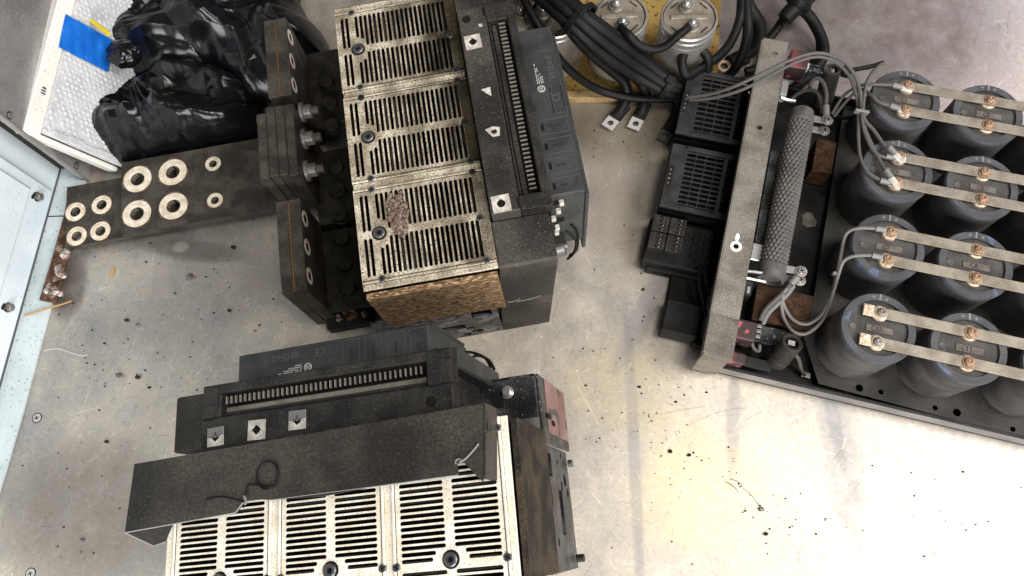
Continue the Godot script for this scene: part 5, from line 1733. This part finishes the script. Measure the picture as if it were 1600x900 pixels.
func debris() -> void:
	# crumbs big enough to single out
	var spots := [
		["glossy dark slag crumb on the floor below the busbar's rings", Vector3(-0.5389, 0.0030, -0.3562), 0.0055], ["grey crumb on the floor left of the lowest black contact plate", Vector3(-0.4796, 0.0030, -0.4000), 0.0040],
		["small dark crumb below the busbar's dark right end", Vector3(-0.4740, 0.0020, -0.3024), 0.0032], ["pale pebble left of the two crumbs beside the lower breaker's cover", Vector3(-0.6220, 0.0030, -0.2098), 0.0055],
		["grey pebble between the pale pebble and the lower breaker", Vector3(-0.5949, 0.0020, -0.2069), 0.0040], ["upper crumb of the pair in the bare floor left of the breakers", Vector3(-0.6249, 0.0020, -0.2908), 0.0038],
		["lower right crumb of the pair in the bare floor left of the breakers", Vector3(-0.6074, 0.0020, -0.2838), 0.0032], ["black crumb in front of the tray's left corner on bright floor", Vector3(0.1413, 0.0020, -0.0992), 0.0035],
		["black crumb beside the painted yellowish glare on the bright floor", Vector3(0.1656, 0.0020, -0.0941), 0.0032], ["largest black crumb at the lower end of the curved scratch", Vector3(0.2510, 0.0020, -0.0269), 0.0042],
		["black crumb near the bottom edge of the bright floor", Vector3(0.2534, 0.0020, 0.0030), 0.0034], ["dark crumb on the floor by the wall's foot near the bottom left", Vector3(-0.6250, 0.0020, -0.1172), 0.0034],
		["grey crumb on the floor below the loose cover's left end", Vector3(-0.6359, 0.0020, 0.0105), 0.0034], ["dark crumb standing alone right of the flattened carrier", Vector3(0.1186, 0.0020, -0.3218), 0.0026],
	]
	for i in spots.size():
		var s: Array = spots[i]
		var m := Mb.new()
		m.lump(Vector3.ZERO, Vector3(s[2], s[2] * 0.7, s[2] * 0.8), 700 + i)
		var o := put("slag_crumb", m, M.soot if i % 3 else M.screw)
		o.position = s[1]
		tag(o, s[0], "crumb", "crumbs on the metal floor")
	var st := Mb.new()
	st.tube(curve([Vector3(-0.7789, 0.0060, -0.2993), Vector3(-0.7495, 0.0060, -0.3085), Vector3(-0.7252, 0.0040, -0.3164), Vector3(-0.7131, 0.0030, -0.3214)], 4), 0.0013, 6)
	tag(put("straw", st, M.straw), "thin straw lying across the sill at the left", "straw")
	var ch := Mb.new()
	ch.prism(PackedVector2Array([Vector2(-0.6627, -0.3571), Vector2(-0.6615, -0.3731), Vector2(-0.6577, -0.3741), Vector2(-0.6581, -0.3590)]), 0.0005, 0.0018)
	tag(put("wood_splinter", ch, M.straw), "yellow wood splinter on the floor under the busbar", "splinter")
	var fi := Mb.new()
	fi.tube(curve([Vector3(-0.7424, 0.0010, -0.2473), Vector3(-0.7210, 0.0020, -0.2496), Vector3(-0.7007, 0.0020, -0.2436), Vector3(-0.6826, 0.0020, -0.2386), Vector3(-0.6748, 0.0010, -0.2397)], 5), 0.0004, 5)
	tag(put("fibre", fi, M.frame_paint), "pale hair-thin fibre lying on the floor beside the sill", "fibre")
	for s in [["slotted screw set in the floor beside the sill", Vector3(-0.7327, 0.0000, -0.1509)], ["screw set in the floor at the picture's bottom left corner", Vector3(-0.6992, 0.0000, 0.0527)]]:
		var t := thing("floor_screw", s[0], "screw", Transform3D(Basis(), s[1]), "screws set in the floor")
		var m := Mb.new()
		m.lathe(Vector3.ZERO, [Vector2(0.0062, 0), Vector2(0.0060, 0.0006), Vector2(0.0036, 0.0010), Vector2(0, 0.0010)], 20)
		put("head", m, M.alu, t)
		var c := Mb.new()
		for k in 2:
			c.x = Transform3D(Basis(Vector3.UP, 0.4 + k * PI / 2), Vector3(0, 0.0010, 0))
			c.box(Vector3.ZERO, Vector3(0.006, 0.0005, 0.0011))
		c.x = Transform3D()
		c.lathe(Vector3(0, 0.0001, 0), [Vector2(0.0072, 0), Vector2(0.0072, 0.0002), Vector2(0.0060, 0.0002)], 20)
		put("cross_recess", c, M.recess, t)
	# grit nobody could count
	var g := Mb.new()
	var areas := [[Vector3(-0.5035, 0.0000, -0.3181), 0.16, 0.10, 72], [Vector3(-0.5740, 0.0000, -0.2152), 0.10, 0.06, 48], [Vector3(0.1454, 0.0000, -0.1200), 0.09, 0.10, 66], [Vector3(0.2511, 0.0000, -0.0231), 0.06, 0.05, 30], [Vector3(0.4318, 0.0000, -0.0228), 0.10, 0.06, 24], [Vector3(0.0723, 0.0000, -0.1716), 0.08, 0.08, 36], [Vector3(-0.7329, 0.0000, -0.3526), 0.05, 0.05, 24], [Vector3(0.0788, 0.0000, -0.5475), 0.07, 0.06, 24], [Vector3(0.1160, 0.0000, -0.3530), 0.04, 0.1, 18], [Vector3(-0.6481, 0.0000, -0.0577), 0.1, 0.1, 24]]
	var n := 0
	for a in areas:
		for k in a[3]:
			var p: Vector3 = a[0] + Vector3(rng.randfn(0, a[1] * 0.6), 0.0006, rng.randfn(0, a[2] * 0.6))
			var r := absf(rng.randfn(0, 0.0005)) + 0.0004
			n += 1
			g.lump(p, Vector3(r * rng.randf_range(0.8, 1.8), r * 0.7, r), 1000 + n % 40)
	put("grit", g, M.soot).set_meta("kind", "stuff")
	# dark curved drip marks: dried smears that stand a little proud
	var cs := Mb.new()
	cs.tube(curve([Vector3(0.2081, 0.0002, -0.0610), Vector3(0.2159, 0.0002, -0.0570), Vector3(0.2218, 0.0002, -0.0514), Vector3(0.2246, 0.0002, -0.0466)], 4), 0.0004, 5)
	cs.tube(curve([Vector3(0.2149, 0.0002, -0.0641), Vector3(0.2243, 0.0002, -0.0609), Vector3(0.2302, 0.0002, -0.0545)], 4), 0.0004, 5)
	cs.tube(curve([Vector3(0.2300, 0.0002, -0.0529), Vector3(0.2418, 0.0002, -0.0419), Vector3(0.2487, 0.0002, -0.0309)], 4), 0.0003, 5)
	tag(put("dried_smear", cs, M.screw_dark), "dark dried curved smear on the bright yellowish floor", "smear")


func _ready() -> void:
	rng.seed = 4242
	# camera
	var cam := Camera3D.new()
	cam.name = "camera"
	cam.transform = Transform3D(Basis(Vector3(0.997859, -0.065398, 0.0), Vector3(0.020359, 0.310642, -0.950309), Vector3(0.062149, 0.948275, 0.311308)), Vector3(0, 1.0, 0))
	cam.fov = 42.40
	cam.near = 0.05
	cam.far = 60.0
	add_child(cam)
	# surroundings and lamps: a dim room, daylight through a large opening high on the right, an added warm fill for the yellow floor glare
	var env := Environment.new()
	env.background_mode = Environment.BG_COLOR
	env.background_color = Color(0.10, 0.10 * 0.985, 0.10 * 0.96).linear_to_srgb()
	env.tonemap_mode = Environment.TONE_MAPPER_LINEAR
	env.tonemap_exposure = 1.0
	env.sdfgi_enabled = true
	env.ssao_enabled = true
	env.ssil_enabled = true
	var we := WorldEnvironment.new()
	we.name = "surroundings"
	we.environment = env
	add_child(we)
	lamp("daylight_opening", Vector3(1.95, 2.35, 0.1), Vector3(0.35, 0.0, -0.25), Vector2(1.5, 1.3), 7.5, Color(1.0, 0.985, 0.97))
	lamp("warm_fill", Vector3(0.55, 2.5, -0.1), Vector3(0.2, 0.0, -0.2), Vector2(0.5, 0.5), 1.6, Color(1.0, 0.97, 0.90))  # added fill, placed so its reflection warms the floor glare
	lamp("door_opening", Vector3(0.5, 1.5, 2.6), Vector3(0.1, 0.0, -0.3), Vector2(2.2, 1.6), 13, Color(1.0, 0.99, 0.98))
	lamp("far_opening", Vector3(2.5, 2.3, -2.3), Vector3(0.5, 0.0, -0.6), Vector2(0.8, 0.8), 2.5, Color(0.95, 0.93, 1.0))
	make_materials()
	build_floor()
	left_side()
	# the bags
	var b1 := bag("rubbish_bag", "large glossy black plastic bag, knotted at its left, at the top", [Vector3(-0.7318, 0.0200, -0.7714), Vector3(-0.7108, 0.0200, -0.7010), Vector3(-0.6391, 0.0200, -0.6706), Vector3(-0.5394, 0.0200, -0.6663), Vector3(-0.4431, 0.0200, -0.6334), Vector3(-0.3712, 0.0100, -0.7068), Vector3(-0.3532, 0.0100, -0.7155), Vector3(-0.3698, 0.0100, -0.7672), Vector3(-0.4125, 0.0100, -0.8192), Vector3(-0.4539, 0.0100, -0.9121), Vector3(-0.5912, 0.0100, -1.0300), Vector3(-0.7128, 0.0100, -0.9958), Vector3(-0.7406, 0.0100, -0.8888)], Vector3(-0.5667, 0.0200, -0.7942), 0.105, Vector3(-0.6777, 0.0500, -0.7223), 21)
	knot(b1, Vector3(-0.6363, 0.1000, -0.6740) - b1.position, 0.0215, 5)
	var b2 := bag("rubbish_bag", "smaller crumpled black plastic bag lying against the dark busbar", [Vector3(-0.6953, 0.0100, -0.7265), Vector3(-0.7276, 0.0100, -0.6893), Vector3(-0.7379, 0.0100, -0.6636), Vector3(-0.7421, 0.0100, -0.6287), Vector3(-0.7197, 0.0100, -0.5866), Vector3(-0.6749, 0.0100, -0.5315), Vector3(-0.6198, 0.0100, -0.5450), Vector3(-0.5398, 0.0100, -0.5554), Vector3(-0.4608, 0.0100, -0.5725), Vector3(-0.4503, 0.0100, -0.6171), Vector3(-0.4709, 0.0100, -0.6641), Vector3(-0.5496, 0.0100, -0.7090), Vector3(-0.6389, 0.0100, -0.7373)], Vector3(-0.5799, 0.0200, -0.6219), 0.075, Vector3(-0.6725, 0.0400, -0.6879), 33)
	# breakers
	var f1 := Transform3D(Basis(Vector3.UP, deg_to_rad(9.3)), Vector3(-0.210, 0, -0.246))
	var k1 := thing("circuit_breaker", "sooty breaker with busbar at its left, standing at the upper centre", "circuit breaker", f1, "burnt circuit breakers")
	make_breaker(k1, false)
	breaker_terminals(k1)
	busbar(k1)
	var f2 := Transform3D(Basis(Vector3.UP, deg_to_rad(95.27)) * Basis(Vector3.RIGHT, deg_to_rad(-12.33)) * Basis(Vector3.BACK, deg_to_rad(-0.55)), Vector3(0.0154, 0.0549, 0.0405))
	var k2 := thing("circuit_breaker", "tilted breaker with pale vents and charred right end, at the bottom", "circuit breaker", f2, "burnt circuit breakers")
	make_breaker(k2, true)
	var zl: float = Vector3(0.1784, 0.2450, -0.3718).z
	boxed("end_cover", Vector3(0.186, 0.16, (zl - 0.320) / 2), Vector3(0.060, 0.18, -0.320 - zl), M.strip, k2, 0.002)
	boxed("base_foot", Vector3(0.06, -0.020, -0.05), Vector3(0.10, 0.068, 0.05), M.black, k2, 0.002)
	loose_cover(f2)
	# melted shard on the upper breaker's vents
	var sh := Mb.new()
	sh.x = f1
	for i in 150:
		var f := rng.randf()
		var c := Vector3(0.0470, 0.2520, -0.1048).lerp(Vector3(0.0494, 0.2520, -0.0564), f)
		var wd := 0.0025 + 0.0085 * sin(PI * clampf(f * 0.80 + 0.18, 0, 1))
		var dx := rng.randf_range(-wd, wd)
		var hh := 0.0042 * sqrt(maxf(0.0, 1.0 - pow(dx / (wd + 0.001), 2)))
		sh.lump(c + Vector3(dx, hh * rng.randf_range(0.2, 1.0), rng.randf_range(-0.003, 0.003)), Vector3(0.0030, 0.0022, 0.0034) * rng.randf_range(0.55, 1.35), 2000 + i)
	tag(put("melted_shard", sh, M.slag), "pinkish brown lump of melted metal resting on the breaker's vents", "shard")
	# melted copper bracket by the wall
	var br := thing("melted_bracket", "rust brown copper plate with melted bolt stubs by the sill", "bracket")
	var pl := Mb.new()
	pl.prism(PackedVector2Array([Vector2(-0.7472, -0.4581), Vector2(-0.7474, -0.4956), Vector2(-0.7290, -0.3901), Vector2(-0.7310, -0.3499), Vector2(-0.7332, -0.3164), Vector2(-0.7587, -0.3218), Vector2(-0.7529, -0.3805)]), 0.0055, 0.0095, 0.0006)
	put("copper_plate", pl, M.rust, br)
	var q := [Vector3(-0.7336, 0.0160, -0.3953), Vector3(-0.7346, 0.0160, -0.3651), Vector3(-0.7261, 0.0160, -0.3570), Vector3(-0.7360, 0.0140, -0.3559), Vector3(-0.7415, 0.0150, -0.3379), Vector3(-0.7286, 0.0150, -0.3317), Vector3(-0.7340, 0.0140, -0.3263), Vector3(-0.7324, 0.0120, -0.3907)]
	for i in q.size():
		var m := Mb.new()
		for k in 4:
			m.lump(q[i] + Vector3(rng.randf_range(-0.005, 0.005), rng.randf_range(-0.004, 0.004), rng.randf_range(-0.005, 0.005)), Vector3(0.0062, 0.006, 0.0065) * rng.randf_range(0.6, 1.1), 850 + i * 4 + k)
		put("melted_stub", m, M.slag_bright if i % 3 else M.slag, br)
	# yellow board with its silver capacitors and cables
	var yb := Mb.new()
	yb.prism(PackedVector2Array([Vector2(-0.0648, -0.6319), Vector2(0.2426, -0.6213), Vector2(0.2777, -0.8928), Vector2(-0.0753, -0.9141)]), 0.0005, 0.012, 0.0008)
	var ybo := put("yellow_board", yb, M.yellow_board)
	tag(ybo, "mustard yellow board under the silver capacitors at the top", "board")
	var ye := Mb.new()
	ye.prism(PackedVector2Array([Vector2(-0.0647, -0.6293), Vector2(0.2423, -0.6188), Vector2(0.2443, -0.6320), Vector2(-0.0647, -0.6429)]), 0.0003, 0.0125, 0.0006)
	put("board_edge", ye, M.yellow_edge, ybo)
	var ca := silver_can("silver capacitor half hidden behind the breaker's grey module", Vector3(-0.0577, 0.1200, -0.7097))
	var cb := silver_can("silver capacitor with a scuffed bright side under the cable bundle", Vector3(0.0022, 0.1200, -0.6956))
	var cc := silver_can("silver capacitor between the cable bundle and its right neighbour", Vector3(0.0937, 0.1200, -0.6887))
	var cd := silver_can("rightmost silver capacitor, next to the yellow board's right edge", Vector3(0.1900, 0.1200, -0.6816))
	cb.rotation.y = 1.15
	ca.rotation.y = 0.6
	cd.rotation.y = -0.05
	# the cable bundle: thick black cables side by side
	var off := [Vector3(0.012, 0.0, -0.010), Vector3(0.004, 0.010, -0.003), Vector3(-0.004, 0.007, 0.005), Vector3(-0.011, -0.002, 0.010), Vector3(0.002, -0.006, 0.0)]
	var names := ["thick black cable, topmost edge of the tied bundle over the yellow board", "thick black cable riding on top of the tied bundle", "thick black cable in the middle of the tied bundle", "thick black cable along the lower edge of the tied bundle", "thick black cable at the underside of the tied bundle"]
	for i in 5:
		var o: Vector3 = off[i]
		plain_cable(names[i], [Vector3(-0.0557, 0.1500, -0.7747) + o, Vector3(-0.0111, 0.1600, -0.7067) + o, Vector3(0.0356, 0.1550, -0.6559) + o * 0.9, Vector3(0.0800, 0.1200, -0.6385) + o * 1.1, Vector3(0.1281, 0.0750, -0.6301) + o, Vector3(0.1677, 0.0500, -0.6151) + o * 0.7, Vector3(0.1879, 0.0350, -0.6089) + o * 0.5, Vector3(0.1904, 0.0200, -0.5856) + o * 0.4 + Vector3(0, 0, 0.01)] if i < 4 else [Vector3(-0.0557, 0.1500, -0.7747) + o, Vector3(-0.0111, 0.1600, -0.7067) + o, Vector3(0.0356, 0.1550, -0.6559) + o, Vector3(0.0808, 0.1100, -0.6416) + o, Vector3(0.1285, 0.0700, -0.6293) + o, Vector3(0.1720, 0.0450, -0.6139) + o], 0.0074, "cables of the tied bundle")
	for e in [[Vector3(0.0373, 0.1570, -0.6563), Vector3(0.0146, 0.1570, -0.6803), "black cable tie round the bundle above the second silver capacitor", 0.0235, 0.017], [Vector3(0.1656, 0.0520, -0.6150), Vector3(0.1433, 0.0600, -0.6289), "black cable tie with a shiny edge beside the louvred module", 0.0165, 0.016]]:
		var p: Vector3 = e[0]
		var m := Mb.new()
		m.x = along(p, p - e[1]) * Transform3D(Basis.from_scale(Vector3(e[3] * 1.15, 1, e[4])))
		m.lathe(Vector3.ZERO, [Vector2(0.9, -0.004), Vector2(1.06, -0.004), Vector2(1.06, 0.004), Vector2(0.9, 0.004)], 28)
		m.x = along(p + Vector3(0, e[4] * 1.05, 0), p - e[1])
		m.box(Vector3.ZERO, Vector3(0.012, 0.011, 0.006), 0.001)
		tag(put("cable_tie", m, M.black), e[2], "cable tie")
	lugged("lugged_cable", "black cable ending in the left bright square lug on the floor", [Vector3(0.0042, 0.1300, -0.7005), Vector3(0.0259, 0.1200, -0.6644), Vector3(0.0556, 0.0800, -0.6548), Vector3(0.0846, 0.0500, -0.6471), Vector3(0.1046, 0.0300, -0.6398), Vector3(0.1090, 0.0140, -0.6256), Vector3(0.1018, 0.0100, -0.6084), Vector3(0.0909, 0.0060, -0.5937)], 0.0080, M.tin, 0.0048, "cables ending in square lugs")
	lugged("lugged_cable", "black cable ending in the right bright square lug on the floor", [Vector3(0.0149, 0.1300, -0.6957), Vector3(0.0453, 0.1200, -0.6581), Vector3(0.0784, 0.0800, -0.6504), Vector3(0.1104, 0.0450, -0.6471), Vector3(0.1320, 0.0220, -0.6395), Vector3(0.1379, 0.0120, -0.6234), Vector3(0.1323, 0.0100, -0.6050), Vector3(0.1263, 0.0060, -0.5923)], 0.0080, M.tin, 0.0048, "cables ending in square lugs")
	lugged("lugged_cable", "black cable ending in a dull dark lug beside the louvred module", [Vector3(0.1753, 0.0300, -0.6323), Vector3(0.1869, 0.0300, -0.6099), Vector3(0.1844, 0.0140, -0.5939), Vector3(0.1767, 0.0080, -0.5804), Vector3(0.1698, 0.0050, -0.5694)], 0.0085, M.screw, 0.0052, "cables ending in square lugs")
	plain_cable("thin black cable sagging across the yellow board to the bundle's end", [Vector3(-0.0503, 0.1500, -0.7412), Vector3(-0.0365, 0.1450, -0.6959), Vector3(-0.0160, 0.1300, -0.6610), Vector3(0.0064, 0.1000, -0.6374), Vector3(0.0368, 0.0600, -0.6293), Vector3(0.0707, 0.0300, -0.6258), Vector3(0.1142, 0.0180, -0.6195), Vector3(0.1574, 0.0140, -0.6180), Vector3(0.1882, 0.0120, -0.6180)], 0.0062)
	plain_cable("short black jumper cable slung between two silver capacitors", [Vector3(0.0940, 0.1260, -0.6649), Vector3(0.0979, 0.1280, -0.6568), Vector3(0.1053, 0.1280, -0.6481), Vector3(0.1181, 0.1180, -0.6403), Vector3(0.1361, 0.1120, -0.6365), Vector3(0.1536, 0.1140, -0.6384), Vector3(0.1699, 0.1260, -0.6454), Vector3(0.1787, 0.1280, -0.6518), Vector3(0.1865, 0.1260, -0.6592)], 0.0058)
	plain_cable("black cable bent into a small loop above the louvred module", [Vector3(0.2601, 0.0500, -0.6833), Vector3(0.2371, 0.0600, -0.6551), Vector3(0.2117, 0.0650, -0.6354), Vector3(0.1916, 0.0700, -0.6200), Vector3(0.1825, 0.0800, -0.6285), Vector3(0.1847, 0.0850, -0.6441), Vector3(0.1990, 0.0850, -0.6552), Vector3(0.2148, 0.0800, -0.6505), Vector3(0.2221, 0.0700, -0.6401), Vector3(0.2224, 0.0500, -0.6322)], 0.0066)
	plain_cable("black cable dropping along the yellow board's right edge", [Vector3(0.2774, 0.1000, -0.7887), Vector3(0.2712, 0.0900, -0.7187), Vector3(0.2666, 0.0800, -0.6937), Vector3(0.2553, 0.0600, -0.6740), Vector3(0.2345, 0.0500, -0.6557)], 0.0066)
	lugged("lugged_cable", "thick black cable that ends in a bare copper ring on the floor", [Vector3(0.2732, 0.0800, -0.7952), Vector3(0.2866, 0.0700, -0.7362), Vector3(0.3060, 0.0500, -0.7147), Vector3(0.3075, 0.0300, -0.7002), Vector3(0.2949, 0.0160, -0.6927), Vector3(0.2781, 0.0100, -0.6840), Vector3(0.2705, 0.0080, -0.6801)], 0.0105, M.copper_lug, 0.0046)
	plain_cable("black cable crossing in front of the copper ring's cable", [Vector3(0.2753, 0.1000, -0.7661), Vector3(0.2784, 0.0900, -0.7183), Vector3(0.2806, 0.0750, -0.6858), Vector3(0.2770, 0.0500, -0.6658), Vector3(0.2671, 0.0300, -0.6526), Vector3(0.2555, 0.0200, -0.6465)], 0.0072)
	plain_cable("black cable from the knot to the grey rail's upper end", [Vector3(0.4321, 0.0300, -0.8179), Vector3(0.3830, 0.0350, -0.7594), Vector3(0.3584, 0.0300, -0.7483), Vector3(0.3396, 0.0200, -0.7268), Vector3(0.3233, 0.0150, -0.7059), Vector3(0.3174, 0.0120, -0.6785), Vector3(0.3046, 0.0120, -0.6655), Vector3(0.2899, 0.0120, -0.6616)], 0.0068)
	plain_cable("black cable looping from the knot behind the red insulator", [Vector3(0.3430, 0.0500, -0.8056), Vector3(0.3672, 0.0450, -0.7556), Vector3(0.3913, 0.0300, -0.7373), Vector3(0.4059, 0.0200, -0.7074), Vector3(0.4057, 0.0160, -0.6807), Vector3(0.3889, 0.0120, -0.6572), Vector3(0.3625, 0.0120, -0.6328), Vector3(0.3420, 0.0120, -0.6171)], 0.0085)
	plain_cable("thinner black cable beside the loop behind the red insulator", [Vector3(0.3667, 0.0500, -0.8043), Vector3(0.3804, 0.0400, -0.7508), Vector3(0.3992, 0.0250, -0.7269), Vector3(0.4033, 0.0160, -0.6990), Vector3(0.3973, 0.0120, -0.6794), Vector3(0.3868, 0.0100, -0.6654)], 0.0060)
	var kn := Mb.new()
	kn.tube(curve([Vector3(0.3462, 0.0450, -0.7279), Vector3(0.3552, 0.0500, -0.7373), Vector3(0.3688, 0.0520, -0.7464), Vector3(0.3787, 0.0500, -0.7614)], 5), 0.0125, 14)
	kn.tube(curve([Vector3(0.3586, 0.0500, -0.7671), Vector3(0.3625, 0.0600, -0.7448), Vector3(0.3765, 0.0500, -0.7430)], 5), 0.0105, 14)
	tag(put("cable_sleeve", kn, M.rubber), "fat black sleeve where two cables cross at the top right", "sleeve")
	# capacitor bank
	var fm := Transform3D(Basis(Vector3.UP, deg_to_rad(-14.7)), Vector3(0.1921, 0, -0.2066))
	var bk := thing("capacitor_bank", "tray of black capacitors with metal straps, rail and ribbed resistor", "capacitor bank", fm)
	bank(bk)
	debris()


func lamp(called: String, at: Vector3, to: Vector3, size: Vector2, energy: float, col: Color) -> void:
	var l := AreaLight3D.new()
	l.name = called
	l.area_size = size
	l.light_energy = energy
	l.light_color = col
	l.area_range = 8.0
	l.area_attenuation = 2.0
	l.shadow_enabled = true
	add_child(l)
	l.look_at_from_position(at, to, Vector3.FORWARD)
